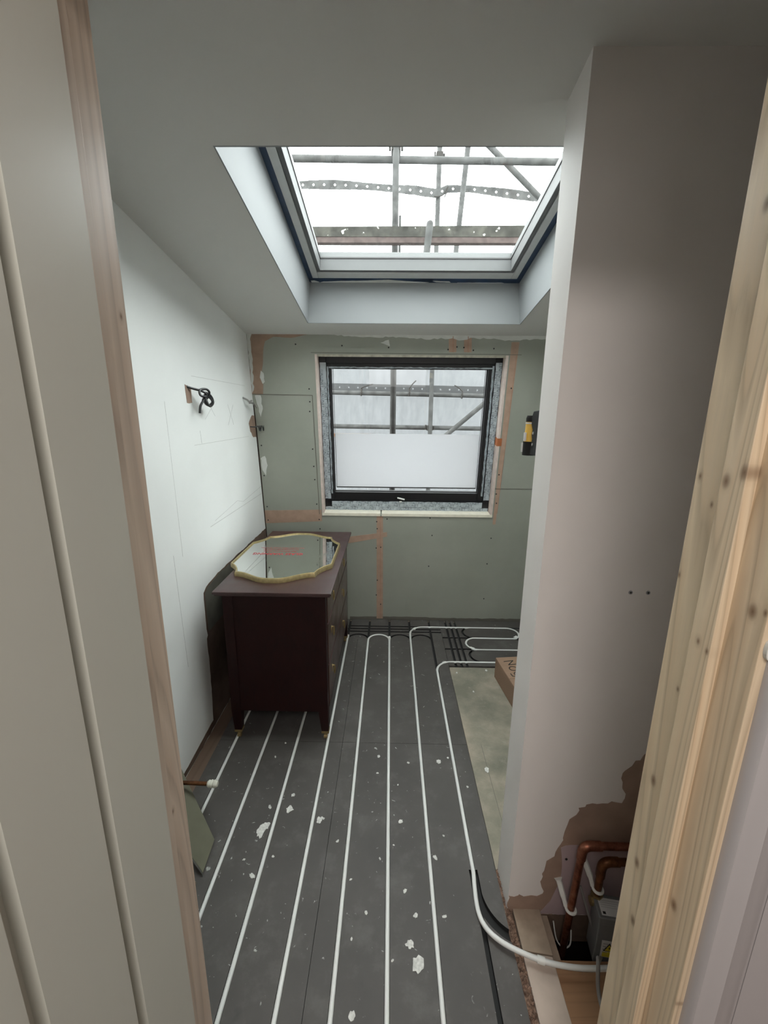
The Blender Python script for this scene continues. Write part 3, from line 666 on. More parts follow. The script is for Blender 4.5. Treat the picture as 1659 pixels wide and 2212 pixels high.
p7 = [(PX[6], .6), (PX[6], 2.70)]+[(x, y) for x, y, _ in arc(.26, 2.785, .100, 178, 90, 10)]+[(.60, 2.885)]
p7 += [(x, y) for x, y, _ in arc(.877, 2.81, .0755, 90, -90, 16)]+[(x, y) for x, y, _ in arc(.62, 2.661, .0755, 90, 270, 16)]+[(1.15, 2.587)]
pipe(p7, 'white heating pipe that bends right and snakes in the far corner')
p8 = [(1.1, 2.436), (.45, 2.436)]+[(x, y) for x, y, _ in arc(.41, 2.335, .101, 90, 180, 10)]+[(.309, 2.2), (.309, 1.25)]
p8 += [(.309, 1.16, .001), (.303, 1.10, .004), (.300, 1.03, .008), (.312, .985, .012), (.340, .952, .016), (.385, .925, .019), (.457, .899, .020), (.532, .886, .020), (.62, .884, .020), (.80, .895, .02)]
p8 = [p8[0]] + [tuple(q) for q in smoothpath([(p[0], p[1], p[2] if len(p) > 2 else PZ) for p in p8[1:]], 4)]
p8o = pipe(p8, 'white heating pipe curving right across the timber towards the copper pipes', .0072)
MB().tube([(.446, .9025, .020), (.466, .8965, .020)], .0098, 12).build('pipe_clip', 'clip_white', p8o, smooth=True)
pip = {o.get('label'): o for o in COL.objects if o.name.startswith('heating_pipe')}
p5o = [o for l, o in pip.items() if 'U-turn' in l][0]; p7o = [o for l, o in pip.items() if 'snakes' in l][0]
for par_, a, b in ((p5o, (PX[5], 2.735, PZ), (PX[5], 2.700, PZ)), (p7o, (.925, 2.768, PZ), (.905, 2.750, PZ)), (p7o, (.566, 2.612, PZ), (.590, 2.594, PZ)), (p8o, (.352, 2.420, PZ), (.376, 2.430, PZ)), (p7o, (.185, 2.850, PZ), (.205, 2.868, PZ))):
    MB().tube([a, b], .0098, 12).build('fixing_tape', 'clip_white', par_, smooth=True)

# timber, chipboard and rubble edge by the hole
thing(MB().hexa([(.416, .935, -.14), (.503, .925, -.14), (.503, 1.045, -.14), (.416, 1.045, -.14)], [(.416, .935, -.002), (.503, .925, -.002), (.503, 1.045, -.002), (.416, 1.045, -.002)]).build('floor_timber', 'joist_dust', bevel=.002), 'short dusty timber block against the partition, beside the dark hole', 'timber')
thing(MB().hexa([(.414, .56, -.14), (.496, .56, -.14), (.500, .922, -.14), (.414, .932, -.14)], [(.414, .56, -.003), (.496, .56, -.003), (.500, .922, -.003), (.414, .932, -.003)]).build('floor_timber', 'joist_pale', bevel=.002), 'long pale timber at the doorway, crossed by the white pipe', 'timber')
rb = MB(); rnd = random.Random(4)
py = .56
while py < 1.17:
    rb.add(*(lambda c, r: ([(c[0]+r*a, c[1]+r*b, c[2]+r*d) for a, b, d in [(-1,0,0),(1,0,0),(0,-1,0),(0,1,0),(0,0,-1),(0,0,1)]], [(0,2,5),(2,1,5),(1,3,5),(3,0,5),(2,0,4),(1,2,4),(3,1,4),(0,3,4)]))((rnd.uniform(.391, .412), py, rnd.uniform(-.010, -.003)), rnd.uniform(.0022, .0058)))
    py += rnd.uniform(.001, .0025)
rb.box(.389, .413, .56, 1.17, -.024, -.012)
r_o = rb.build('plaster_rubble', 'rubble'); r_o['kind'] = 'stuff'; thing(r_o, 'crumbled brown plaster in the gap between the grey board and the timber', 'rubble')
thing(MB().box(.502, 1.58, .56, .925, -.045, -.022).build('chipboard_panel', 'chipboard', bevel=.001), 'orange brown chipboard floor panel in front of the dark hole', 'floor board')
MB().box(.503, .530, .925, 1.045, -.14, -.03).build('joist_side', 'joist_dust', bpy.data.objects['floor_timber'])

# ================================================================ COPPER PIPES AND VALVE
def elbow_path(a, c, b, r=.028, n=8):
    a, c, b = Vector(a), Vector(c), Vector(b); p = c+(a-c).normalized()*r; q = c+(b-c).normalized()*r
    out = [a, p]
    for i in range(1, n): u = i/n; out.append(p*(1-u)**2+c*2*u*(1-u)+q*u*u)
    return out+[q, b]
c1 = empty('copper_pipe', (.58, 1.0, .32), 'upper reddish copper pipe that turns down into the dark hole', 'pipe')
MB().tube(elbow_path((1.2, 1.0, .317), (.588, 1.0, .317), (.563, 1.005, -.35)), .011, 16).build('tube', 'copper', c1, smooth=True, mw=inv(c1))
MB().tube(elbow_path((.640, 1.0, .317), (.588, 1.0, .317), (.5862, 1.0, .270), .024), .0135, 16).build('elbow', 'copper', c1, smooth=True, mw=inv(c1))
c2 = empty('copper_pipe', (.65, 1.0, .26), 'shorter dark copper pipe bending down to the grey valve box', 'pipe')
MB().tube(elbow_path((1.2, 1.0, .258), (.652, 1.0, .258), (.650, 1.0, .09)), .011, 16).build('tube', 'copper_dark', c2, smooth=True, mw=inv(c2))
MB().tube(elbow_path((.700, 1.0, .258), (.652, 1.0, .258), (.6515, 1.0, .205), .026), .0135, 16).build('elbow', 'copper_dark', c2, smooth=True, mw=inv(c2))
c3 = thing(MB().tube([(.567, 1.03, .12), (.566, 1.01, .02), (.565, .99, -.2)], .003, 8).build('thin_cable', 'cable_grey', smooth=True), 'thin grey cable behind the tall copper pipe going into the hole', 'cable')
bpy.data.objects.remove(c3)
def clip(x, z, label, x0, z0):
    e_ = empty('pipe_clip', (x, 1.0, z), label, 'clip', 'white plastic pipe clips')
    ringp = [(x+.0135*math.cos(a), 1.0+.0135*math.sin(a), z) for a in [math.radians(k) for k in range(150, 391, 20)]]
    MB().tube(ringp, .0046, 8).build('clip_jaw', 'clip_white', e_, smooth=True, mw=inv(e_))
    MB().tube(smoothpath([(x-.012, 1.008, z), (x-.018, 1.02, z+(z0-z)*.35), (x0, 1.042, z0)], 5), [.007]*5+[.009]*5+[.013], 8).build('clip_stem', 'clip_white', e_, smooth=True, mw=inv(e_))
clip(.578, .068, 'white pipe clip near the hole, on the tall copper pipe', .548, .135)
clip(.651, .152, 'white pipe clip above the grey valve box, on the short copper pipe', .615, .225)
vb = empty('valve_box', (.675, .97, .05), 'grey motorised valve box with white label and yellow warning sticker', 'valve')
def vbx(mb, name, mat, bevel=.003, rz=math.radians(-8)):
    mm_ = Matrix.Rotation(rz, 4, 'Z')
    return mb.build(name, mat, vb, bevel=bevel, mw=mm_)
vbx(MB().box(-.038, .060, -.035, .030, -.105, .052), 'body', 'grey_box')
vbx(MB().box(-.040, .062, -.037, .032, .052, .078), 'lid', 'grey_box')
vbx(MB().box(-.030, .050, -.028, .020, .0775, .0792), 'top_label', 'label_white', 0)
vbx(MB().box(-.022, .058, -.0362, -.0345, -.072, -.008), 'front_label', 'label_white', 0)
wy = vbx(MB().box(-.017, .017, -.0366, -.0355, -.070, -.050), 'warning_strip', 'warn_yellow', 0)
tri = [(-.016, -.047), (.016, -.047), (.0, -.014)]
vbx(MB().prism(tri, -.0355, -.0368, lambda p, q, h: (p, h, q)), 'warning_triangle', 'marker', 0)
tri2 = [(-.0112, -.0445), (.0112, -.0445), (.0, -.0205)]
vbx(MB().prism(tri2, -.0360, -.0372, lambda p, q, h: (p, h, q)), 'warning_triangle', 'warn_yellow', 0)
bolt = [(.0015, -.025), (-.003, -.034), (.0005, -.033), (-.0015, -.042), (.004, -.031), (.0005, -.032)]
vbx(MB().prism(bolt, -.0368, -.0376, lambda p, q, h: (p, h, q)), 'lightning_mark', 'marker', 0)
vbx(MB().box(-.026, -.018, -.025, -.018, .0790, .0796), 'printed_mark', 'marker', 0)
pl_ = MB(); pm_ = MB()
for k in range(4): pl_.box(-.026+.008*0, .030-.006*(k % 3), .012-.006*k, .0128-.006*k, .0790, .0795)
for k in range(4): pm_.box(-.018, -.004, -.0363, -.0368, -.02-.011*k, -.0175-.011*k)
vbx(pl_, 'printed_lines', 'label_grey', 0); vbx(pm_, 'printed_lines', 'label_grey', 0)
MB().tube([(.651, 1.0, .135), (.651, 1.0, .10)], .017, 6).build('brass_nut', 'brass_dull', vb, mw=inv(vb))
MB().tube([(.630, .995, .112), (.675, .995, .112)], .013, 12).build('valve_body', 'brass_dull', vb, smooth=True, mw=inv(vb))
cg = MB().tube(smoothpath([(.668, .955, -.04), (.645, .93, -.02), (.625, .905, .01), (.612, .89, .05), (.606, .875, .045), (.600, .85, -.0), (.596, .80, -.014), (.592, .62, -.0155)], 6), .0055, 8).build('power_cable', 'cable_grey', smooth=True)
thing(cg, 'grey power cable from the valve box, lying over the white pipe', 'cable')
thing(MB().tube(smoothpath([(.545, 1.03, -.03), (.552, 1.01, -.075), (.572, 1.0, -.095), (.592, 1.0, -.08), (.60, 1.02, -.05)], 6), .0022, 6).build('loose_wire', 'clip_white', smooth=True), 'thin white wire loop hanging in the dark hole', 'wire')
thing(MB().tube(smoothpath([(.615, 1.03, .12), (.628, 1.0, .07), (.640, .985, .03), (.655, .96, .0)], 6), .004, 6).build('lead_cable', 'cable_grey', smooth=True), 'pale lead cable on the purple board left of the grey box', 'cable')

# ================================================================ CHEST OF DRAWERS
ch = empty('chest_of_drawers', (-.52, 2.2, 0), 'dark mahogany chest of drawers with brass handles and tapered legs', 'chest of drawers')
I = inv(ch)
top = MB(); top.box(-.785, -.255, 1.722, 2.712, .7715, .784); top.box(-.779, -.261, 1.728, 2.706, .7625, .7715)
top.build('tabletop', 'mahogany_top', ch, bevel=.0025, mw=I)
cc = MB(); cc.box(-.745, -.295, 1.754, 2.682, .158, .7625); cc.build('carcass', 'mahogany', ch, mw=I)
MB().box(-.706, -.327, 1.750, 1.756, .158, .7625).build('side_panel', 'mahogany', ch, mw=I)
for (x0, x1, sx) in ((-.750, -.705, 1), (-.330, -.285, -1)):
    for (y0, y1) in ((1.745, 1.790), (2.645, 2.690)):
        b = MB(); b.box(x0, x1, y0, y1, .16, .7625)
        xc, yc = (x0+x1)/2, (y0+y1)/2; q = .0165; xo = xc + (0 if sx > 0 else .006)
        b.hexa([(xo-q, yc-q, .045), (xo+q, yc-q, .045), (xo+q, yc+q, .045), (xo-q, yc+q, .045)], [(x0, y0, .16), (x1, y0, .16), (x1, y1, .16), (x0, y1, .16)])
        lg = b.build('leg', 'mahogany', ch, mw=I)
        c_ = MB(); c_.box(xo-.018, xo+.018, yc-.018, yc+.018, .036, .048); c_.tube([(xo, yc, .036), (xo, yc, .020)], .008, 8)
        c_.tube([(xo-.008, yc-.004, .0125), (xo+.008, yc-.004, .0125)], .0120, 14); c_.build('castor', 'brass_dull', lg)
# drawers on the side facing the room
def drawer(y0, y1, z0, z1, hy):
    d = MB().box(-.296, -.2815, y0, y1, z0, z1).build('drawer', 'mahogany_front', ch, bevel=.0012, mw=I)
    MB().box(-.2822, -.2795, y0+.0, y1, z1-.003, z1).build('bead', 'mahogany_top', d)
    zc = (z0+z1)/2 + .012
    for y in hy:
        h = MB()
        h.prism([(y+.015*math.cos(a*PI/10), zc+.021*math.sin(a*PI/10)) for a in range(20)], -.2820, -.2802, lambda p, q, t: (t, p, q))
        h.tube([(-.2795, y, zc+.014), (-.271, y, zc+.014)], .0032, 8)
        h.tube([(-.272, y+.015*math.cos(a), zc-.008+.024*math.sin(a)) for a in [2*PI*k/22 for k in range(22)]], .0021, 8, closed=True)
        h.build('handle', 'brass', d, smooth=True)
drawer(1.792, 2.214, .605, .750, [1.935]); drawer(2.222, 2.643, .605, .750, [2.40])
drawer(1.792, 2.643, .392, .598, [1.915, 2.365]); drawer(1.792, 2.643, .172, .385, [1.915, 2.385])
MB().box(-.297, -.284, 1.790, 2.645, .158, .172).build('bottom_rail', 'mahogany', ch, mw=I)

# ================================================================ MIRROR
mr = empty('mirror', (-.553, 2.213, .784), 'gold framed scalloped mirror lying flat on the chest of drawers', 'mirror')
def outline(a, b, k=1.0):
    """quarter shape: straight side, concave notch, shoulder, ogee end bulge; inset by k"""
    A, B = .262-k, .385-k; sx, sy = .196-k*.8, .305-k*1.0; ny = .178-k*.4
    q = []
    q.append((A, 0)); q.append((A, ny))
    for i in range(1, 9):      # concave notch from (A, ny) to (sx, sy)
        u = i/8; cx_, cy_ = A-.004, sy-.004
        p = Vector((A, ny))*(1-u)**2 + Vector((sx+.008, ny+.060))*2*u*(1-u) + Vector((sx, sy))*u*u; q.append((p.x, p.y))
    for i in range(1, 17):     # ogee bulge to the centre
        u = i/16; q.append((sx*(1-u), sy + (B-sy)*(.5-.5*math.cos(PI*min(1, u*1.12)))))
    return q
def full(k):
    q = outline(0, 0, k); up = q + [(-x, y) for x, y in q[::-1][1:]]
    return up + [(x, -y) for x, y in up[::-1][1:-1]]
O_, I_ = full(0), full(.0105); n = len(O_); O2, I2 = full(.003), full(.0085)
fr = MB()
vs_ = [(x, y, 0) for x, y in O_]+[(x, y, .017) for x, y in O_]+[(x, y, .0235) for x, y in O2]+[(x, y, .0235) for x, y in I2]+[(x, y, .0165) for x, y in I_]+[(x, y, 0) for x, y in I_]
fs_ = []
for r in range(6):
    for i in range(n):
        j = (i+1) % n; r2_ = (r+1) % 6
        fs_.append((r*n+i, r*n+j, r2_*n+j, r2_*n+i))
fr.add(vs_, fs_).build('mirror_frame', 'gold_frame', mr, smooth=True)
MB().prism(I_, .004, .0172, lambda p, q, h: (p, q, h)).build('mirror_plate', 'mirror_glass', mr)
def addtext(mb, s, size, cx_, cy_, z, ang, sxs=1):
    vs2, fs2 = text_mesh(s, size); ca, sa = math.cos(ang), math.sin(ang)
    mb.add([(cx_+(x*sxs*ca-y*sa), cy_+(x*sxs*sa+y*ca), z) for x, y, _ in vs2], fs2)
for s_, sz, yy_, ww in (('GLASS WARNING', .046, -.015, .76), ('Please handle this mirror with care.', .021, .030, .62), ('Remove packaging before hanging and', .021, .060, .62), ('keep away from children and pets. Do not lean.', .021, .088, .62)):
    tq = MB()
    for q_ in ((0, 0), (.0011, 0), (0, .0012)) if sz > .03 else ((0, 0),):
        addtext(tq, s_, sz, -.060+q_[0], yy_+q_[1], .0176+q_[0]*.1+q_[1]*.2, PI, ww)
    tq.build('red_lettering', 'red_print', mr)

# ================================================================ CABLES ON THE LEFT WALL
def cable(paths, label, r, mat='cable_black', name='cable_end'):
    m = MB()
    for p in paths: m.tube(smoothpath(p, 8), r, 8)
    return thing(m.build(name, mat, smooth=True), label, 'cable')
cable([[(-.893, 1.90, 1.668), (-.875, 1.925, 1.660), (-.850, 1.945, 1.652), (-.835, 1.960, 1.640), (-.830, 1.945, 1.628), (-.845, 1.925, 1.632), (-.850, 1.935, 1.655), (-.835, 1.965, 1.660), (-.830, 1.985, 1.645), (-.840, 1.975, 1.620), (-.850, 1.955, 1.610), (-.838, 1.965, 1.640)],
       [(-.838, 1.965, 1.645), (-.835, 2.000, 1.636), (-.838, 2.035, 1.618), (-.845, 2.050, 1.598), (-.850, 2.030, 1.586), (-.845, 1.995, 1.596), (-.840, 1.965, 1.618), (-.838, 1.950, 1.635)],
       [(-.845, 1.975, 1.630), (-.838, 2.010, 1.622), (-.842, 2.038, 1.604), (-.852, 2.020, 1.590), (-.852, 1.985, 1.598), (-.845, 1.962, 1.615)],
       [(-.836, 1.960, 1.635), (-.842, 1.945, 1.612), (-.850, 1.925, 1.585), (-.852, 1.918, 1.555)]], 'black knotted cable hanging out of the left wall', .0052)
cable([[(-.893, 2.61, 1.645), (-.870, 2.62, 1.632), (-.862, 2.635, 1.622), (-.855, 2.66, 1.628)], [(-.862, 2.64, 1.615), (-.855, 2.69, 1.612), (-.850, 2.735, 1.588)]], 'short grey cable end near the corner, above the coiled one', .0055, 'cable_grey')
m_ = [(-.893, 2.71, 1.470), (-.86, 2.72, 1.468)]
for k in range(26): a = k*PI/4; m_.append((-.848+.012*(k/26), 2.735+.004*k*.9+.010*math.sin(a*.5), 1.458+.016*math.cos(a)))
cable([m_], 'small coiled black and grey cable end by the window wall corner', .0034)

# ================================================================ COPPER STUB AND OFFCUTS
st = empty('copper_stub', (-.80, 1.373, .12), 'capped copper stub sticking out of the left wall low down', 'pipe')
MB().tube([(-.893, 1.376, .121), (-.700, 1.374, .119)], .0078, 12).build('tube', 'copper_dark', st, smooth=True, mw=inv(st))
MB().tube([(-.712, 1.374, .119), (-.706, 1.374, .119), (-.700, 1.374, .119), (-.695, 1.374, .119), (-.690, 1.374, .119), (-.684, 1.374, .119), (-.678, 1.374, .119), (-.672, 1.374, .119)], [.010, .0145, .013, .0155, .013, .0155, .0135, .010], 14).build('tape_wrapped_cap', 'ptfe', st, smooth=True, mw=inv(st))
def slab(name, A, B, T1, T2, th, mat, label):
    A, B, T1, T2 = map(Vector, (A, B, T1, T2)); n_ = (B-A).cross(T1-B).normalized()*th
    if n_.z > 0: n_ = -n_
    return thing(MB().hexa([A+n_, B+n_, T1+n_, T2+n_], [A, B, T1, T2]).build(name, mat, bevel=.0015), label, 'board')
A_, B_ = Vector((-.628, 1.118, .014)), Vector((-.636, 1.236, .014)); T_ = Vector((-.872, 1.468, .118)); 
go = slab('plasterboard_offcut', A_, B_, T_, T_+(A_-B_)*1.7, .0125, 'green_offcut', 'green plasterboard offcut leaning towards the left wall by the door')
ge = MB(); dn = (T_+(A_-B_)*1.7-A_)
ge.hexa([A_+Vector((-.001, -.001, -.0135)), A_+dn*.98+Vector((-.001, -.001, -.0135)), A_+dn*.98+Vector((0, -.0025, -.0135)), A_+Vector((0, -.0025, -.0135))], [A_+Vector((-.001, -.001, -.0005)), A_+dn*.98+Vector((-.001, -.001, -.0005)), A_+dn*.98+Vector((0, -.0025, -.0005)), A_+Vector((0, -.0025, -.0005))])
ge.build('paper_edge', 'offcut_edge', go)
slab('timber_offcut', (-.655, 1.055, .012), (-.640, 1.092, .012), (-.84, 1.20, .012), (-.855, 1.163, .012), .011, 'offcut_brown', 'brownish offcut lying on the floor under the green one')
thing(MB().hexa([(-.888, 1.42, -.024), (-.820, 1.30, -.024), (-.818, 1.40, -.024), (-.886, 1.50, -.024)], [(-.880, 1.42, .050), (-.822, 1.31, .022), (-.820, 1.38, .022), (-.878, 1.48, .050)]).build('brick_piece', 'terracotta', bevel=.004), 'orange brick piece on the floor below the copper stub', 'brick')

# ================================================================ CARDBOARD BOX
cbx = empty('cardboard_box', (.655, 2.30, -.0097), 'brown cardboard box with handwritten black letters on the cement board', 'box')
dv = Vector((.035, -.30, 0)).normalized(); rv = Vector((-dv.y, dv.x, 0)); rv = Vector((.9933, .115, 0)); HB = .128
mb_ = Matrix(((rv.x, -dv.x, 0, 0), (rv.y, -dv.y, 0, 0), (0, 0, 1, 0), (0, 0, 0, 1)))
# local: x along the short edge (to the right), y towards the window wall, z up ; corner at the origin
MB().box(0, .44, -.42, 0, 0, HB).build('carton', 'cardboard', cbx, bevel=.002, mw=mb_)
fb = MB(); fb.box(.001, .439, -.209, -.0015, HB, HB+.0022); fb.build('flap', 'cardboard', cbx, mw=mb_)
fb = MB(); fb.box(.001, .439, -.4185, -.2115, HB, HB+.0022); fb.build('flap', 'cardboard', cbx, mw=mb_)
def stroke(mb, pts, wd, z):
    P = [Vector(p) for p in pts]
    for a, b in zip(P[:-1], P[1:]):
        d = (b-a); L_ = d.length; d.normalize(); q = Vector((-d.y, d.x))*wd/2; a2 = a-d*wd*.3; b2 = b+d*wd*.3
        mb.prism([tuple(a2+q), tuple(a2-q), tuple(b2-q), tuple(b2+q)], z, z+.0006, lambda p, r, h: (p, r, h))
lt = MB(); z_ = HB+.0022
# letters run towards the door, their tops to the right:  N o g
stroke(lt, [(.035, -.045), (.092, -.040), (.050, -.080), (.104, -.077)], .0055, z_)
stroke(lt, [(.062+.022*math.cos(a), -.118+.020*math.sin(a)) for a in [2*PI*k/14 for k in range(15)]], .0055, z_)
stroke(lt, [(.066+.018*math.cos(a), -.170+.017*math.sin(a)) for a in [2*PI*k/12-.4 for k in range(12)]], .0055, z_)
stroke(lt, [(.090, -.160), (.052, -.192), (.030, -.188), (.028, -.165)], .0055, z_)
lt.build('marker_lettering', 'marker', cbx, mw=mb_)

# ================================================================ LASER LEVEL ON THE BACK OF THE PARTITION
lv = empty('laser_level', (.40, 1.22, 1.50), 'small black and yellow tool clipped behind the edge of the white partition', 'tool')
J = inv(lv)
plp = [(1.169, 1.452), (1.228, 1.450), (1.228, 1.475), (1.222, 1.495), (1.228, 1.505), (1.224, 1.520), (1.236, 1.535), (1.236, 1.560), (1.226, 1.572), (1.169, 1.575)]
MB().prism(plp, .402, .412, lambda p, q, h: (h, p, q)).build('bracket', 'black_plastic', lv, bevel=.002, mw=J)
MB().tube([(.408, 1.258, 1.468), (.408, 1.258, 1.482), (.408, 1.258, 1.50), (.408, 1.258, 1.535), (.408, 1.258, 1.542)], [.0175, .0165, .0155, .0145, .0142], 16).build('body', 'yellow_plastic', lv, smooth=True, mw=J)
MB().tube([(.408, 1.258, 1.542), (.408, 1.258, 1.552), (.408, 1.258, 1.560)], [.0148, .0148, .012], 16).build('head_cap', 'black_plastic', lv, smooth=True, mw=J)
MB().tube([(.408, 1.258, 1.446), (.408, 1.258, 1.486)], .0182, 16).build('base_grip', 'black_plastic', lv, smooth=True, mw=J)
sm = MB(); sm.tube([(.391, 1.250, 1.488), (.391, 1.250, 1.512)], .004, 6); sm.build('label', 'label_white', lv, mw=J)
sm = MB(); sm.tube([(.3895, 1.262, 1.455), (.3895, 1.262, 1.482)], .004, 8); sm.build('silver_catch', 'silver', lv, smooth=True, mw=J)
MB().tube([(.408, 1.258, 1.5365), (.408, 1.258, 1.5405)], .0155, 16).build('silver_ring', 'silver', lv, smooth=True, mw=J)
MB().box(.401, .415, 1.272, 1.282, 1.446, 1.492).build('clamp_arm', 'black_plastic', lv, mw=J)
MB().box(.404, .413, 1.228, 1.247, 1.548, 1.556).build('hinge', 'black_plastic', lv, mw=J)
for z in (1.512, 1.480):
    MB().tube([(.400, 1.212, z), (.4025, 1.212, z)], .004, 8).build('screw', 'silver', lv, mw=J)

# ================================================================ OUTSIDE: SCAFFOLD
plain('paving', (.10, .10, .095), .9, var=.2, scale=3)
MB().box(-14, 14, 3.6, 24, -3.1, -3.0).build('ground', 'paving', kind='structure')
MB().box(-14, 14, -14, 3.6, -3.2, -3.1).build('ground_near', 'paving', kind='structure')
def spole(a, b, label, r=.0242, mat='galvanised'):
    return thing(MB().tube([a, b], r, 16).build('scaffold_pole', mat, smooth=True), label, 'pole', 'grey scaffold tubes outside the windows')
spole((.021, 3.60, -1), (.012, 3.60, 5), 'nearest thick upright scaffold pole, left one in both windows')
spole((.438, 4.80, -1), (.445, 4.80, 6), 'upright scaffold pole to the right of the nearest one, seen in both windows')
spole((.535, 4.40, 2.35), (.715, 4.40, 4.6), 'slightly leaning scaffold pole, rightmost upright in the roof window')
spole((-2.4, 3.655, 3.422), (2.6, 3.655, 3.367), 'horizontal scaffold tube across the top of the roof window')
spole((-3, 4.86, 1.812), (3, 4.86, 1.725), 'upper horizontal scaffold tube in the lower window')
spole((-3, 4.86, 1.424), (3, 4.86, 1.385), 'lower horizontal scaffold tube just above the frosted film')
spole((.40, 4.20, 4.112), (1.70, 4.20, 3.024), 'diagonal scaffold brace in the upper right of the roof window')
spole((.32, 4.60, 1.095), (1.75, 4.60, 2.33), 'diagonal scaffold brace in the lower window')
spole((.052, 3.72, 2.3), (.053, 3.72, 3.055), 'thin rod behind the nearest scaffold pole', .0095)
rt = MB(); rt.tube([(.222, 3.3, 2.5), (.254, 3.3, 2.835), (.2555, 3.3, 2.848), (.2562, 3.3, 2.856), (.2566, 3.3, 2.861)], [.0242, .0242, .021, .014, .004], 16)
thing(rt.build('tube_end', 'galvanised', smooth=True), 'short round-topped tube end at the bottom of the roof window', 'pole')
def coupler(x, y, z, label):
    e_ = empty('scaffold_coupler', (x, y, z), label, 'coupler', 'steel scaffold couplers')
    MB().box(-.034, .034, -.034, .06, -.028, .028).build('clamp', 'coupler_steel', e_, bevel=.006)
    MB().tube([(-.045, .0, -.02), (-.045, .0, .035)], .008, 8).build('bolt', 'coupler_steel', e_, smooth=True)
    MB().tube([(.045, .0, -.02), (.045, .0, .02)], .010, 6).build('nut', 'coupler_steel', e_, smooth=True)
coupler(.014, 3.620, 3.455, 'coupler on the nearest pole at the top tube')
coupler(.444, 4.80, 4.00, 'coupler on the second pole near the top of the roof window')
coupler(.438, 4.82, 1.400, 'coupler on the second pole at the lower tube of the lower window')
sb = empty('scaffold_board', (0, 3.45, 2.82), 'mossy timber scaffold board crossing the lower part of the roof window', 'board')
MB().hexa([(-2.0, 3.44, 2.806), (2.0, 3.44, 2.812), (2.0, 3.50, 2.812), (-2.0, 3.50, 2.806)], [(-2.0, 3.44, 2.860), (2.0, 3.44, 2.893), (2.0, 3.50, 2.893), (-2.0, 3.50, 2.860)]).build('mossy_plank', 'mossy_timber', sb, mw=inv(sb))
MB().hexa([(-2.0, 3.445, 2.769), (2.0, 3.445, 2.774), (2.0, 3.50, 2.774), (-2.0, 3.50, 2.769)], [(-2.0, 3.445, 2.806), (2.0, 3.445, 2.812), (2.0, 3.50, 2.812), (-2.0, 3.50, 2.806)]).build('lower_batten', 'pink_timber', sb, mw=inv(sb))
thing(MB().box(.116, .66, 3.20, 3.24, 2.55, 2.628).build('plank_end', 'mossy_timber', bevel=.003), 'dark plank end at the foot of the round-topped tube', 'board')
thing(MB().box(-1.6, -.200, 4.58, 4.64, 1.308, 1.341).build('timber_rail', 'brown_timber', bevel=.003), 'brown timber rail left of the pole, just above the frosted film', 'timber')

# debris sheeting with punched eyelet bands
ss = empty('scaffold_sheeting', (0, 4.95, 0), 'hazy white scaffold sheeting with a punched eyelet band, seen through the lower window', 'sheeting')
gsh = MB(); NX, NZ = 60, 28
for i in range(NX+1):
    for j in range(NZ+1):
        x = -4+8*i/NX; z = -2.9+5.5*j/NZ
        gsh.v.append((x, 5.0+.02*math.sin(x*5+z*2)+.015*noise.noise(Vector((x*2, z*2, 0))), z))
for i in range(NX):
    for j in range(NZ): a = i*(NZ+1)+j; gsh.f.append((a, a+NZ+1, a+NZ+2, a+1))
gsh.build('sheet', 'monoflex', ss, smooth=True, mw=inv(ss))
def holed_band(mb, cells):
    """cells: list of (x0, z0lo, z0hi, x1, z1lo, z1hi, y0, y1); diamond hole in each"""
    for (x0, l0, h0, x1, l1, h1, y0, y1, hs) in cells:
        xm = (x0+x1)/2; ym = (y0+y1)/2; zc = (l0+h0+l1+h1)/4; hw = hs; 
        o = [(x0, y0, l0), (xm, ym, (l0+l1)/2), (x1, y1, l1), (x1, y1, (l1+h1)/2), (x1, y1, h1), (xm, ym, (h0+h1)/2), (x0, y0, h0), (x0, y0, (l0+h0)/2)]
        i_ = [(xm-hw*.6, ym, zc-hw*.6), (xm, ym, zc-hw), (xm+hw*.6, ym, zc-hw*.6), (xm+hw, ym, zc), (xm+hw*.6, ym, zc+hw*.6), (xm, ym, zc+hw), (xm-hw*.6, ym, zc+hw*.6), (xm-hw, ym, zc)]
        mb.add(o+i_, [(k, (k+1) % 8, 8+(k+1) % 8, 8+k) for k in range(8)])
bd = MB(); cells = []; st_ = .103
x = -3.0
while x < 3.0:
    zt = lambda q: 1.868-.0135*(q-.2)
    cells.append((x, zt(x)-.082, zt(x), x+st_, zt(x+st_)-.082, zt(x+st_), 4.93, 4.93, .010)); x += st_
holed_band(bd, cells); bd.build('eyelet_band', 'sheet_band', ss, mw=inv(ss))
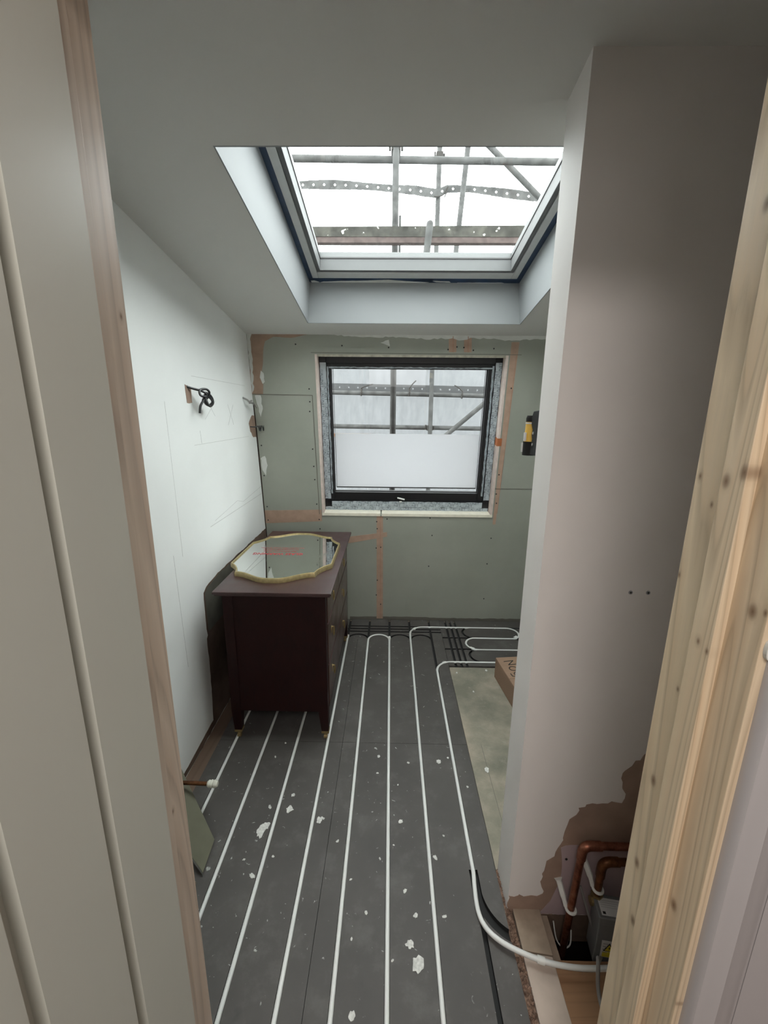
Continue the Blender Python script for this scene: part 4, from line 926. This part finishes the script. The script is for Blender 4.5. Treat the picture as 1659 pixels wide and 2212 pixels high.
sb2 = MB(); cells = []
ctr = [(-2.2, 3.74), (-.934, 3.722), (-.683, 3.722), (-.41, 3.715), (-.228, 3.707), (-.001, 3.696), (.226, 3.688), (.385, 3.665), (.417, 3.661), (.52, 3.704), (.723, 3.705), (.95, 3.678), (1.179, 3.646), (1.407, 3.615), (2.4, 3.45)]
def zat(x):
    for (a, b), (c, d) in zip(ctr[:-1], ctr[1:]):
        if a <= x <= c: return b+(d-b)*(x-a)/(c-a)
    return 3.4
x = -2.2
while x < 2.3:
    hh = .036+.006*math.sin(x*7); cells.append((x, zat(x)-hh, zat(x)+hh, x+.105, zat(x+.105)-hh, zat(x+.105)+hh, 4.74+.02*math.sin(x*3), 4.74+.02*math.sin((x+.105)*3), .0115)); x += .105
holed_band(sb2, cells)
st_b = sb2.build('eyelet_band', 'galvanised'); sd_ = st_b.modifiers.new('thickness', 'SOLIDIFY'); sd_.thickness = .002
thing(st_b, 'sagging punched strap strung across the roof window view', 'strap')
for k, (x, z, dx, dz) in enumerate([(-.33, 1.80, .13, .045), (.20, 1.80, .07, .085), (.78, 1.78, -.09, .06)]):
    m = MB(); m.tube(smoothpath([(x, 4.82, z-.06), (x+.005, 4.80, z-.02), (x, 4.82, z+.02), (x+dx*.5, 4.80, z+.02+dz*.6), (x+dx, 4.80, z+.02+dz)], 5), .006, 6)
    m.tube([(x-.01+.0*k, 4.83, z-.055), (x+.01, 4.83, z+.015)], .006, 6)
    thing(m.build('cable_tie', 'coupler_steel', smooth=True), ['cable tie on the upper tube left of the nearest pole, lower window', 'upright cable tie on the upper tube between the two poles, lower window', 'cable tie on the upper tube right of both poles, lower window'][k], 'cable tie', 'cable ties on the scaffold tube')
m = MB(); m.tube(smoothpath([(.40, 4.76, 3.64), (.44, 4.75, 3.635), (.49, 4.74, 3.65), (.53, 4.73, 3.71), (.50, 4.73, 3.62)], 5), .006, 6)
thing(m.build('cable_tie', 'coupler_steel', smooth=True), 'cable tie holding the strap to the second pole in the roof window', 'cable tie')
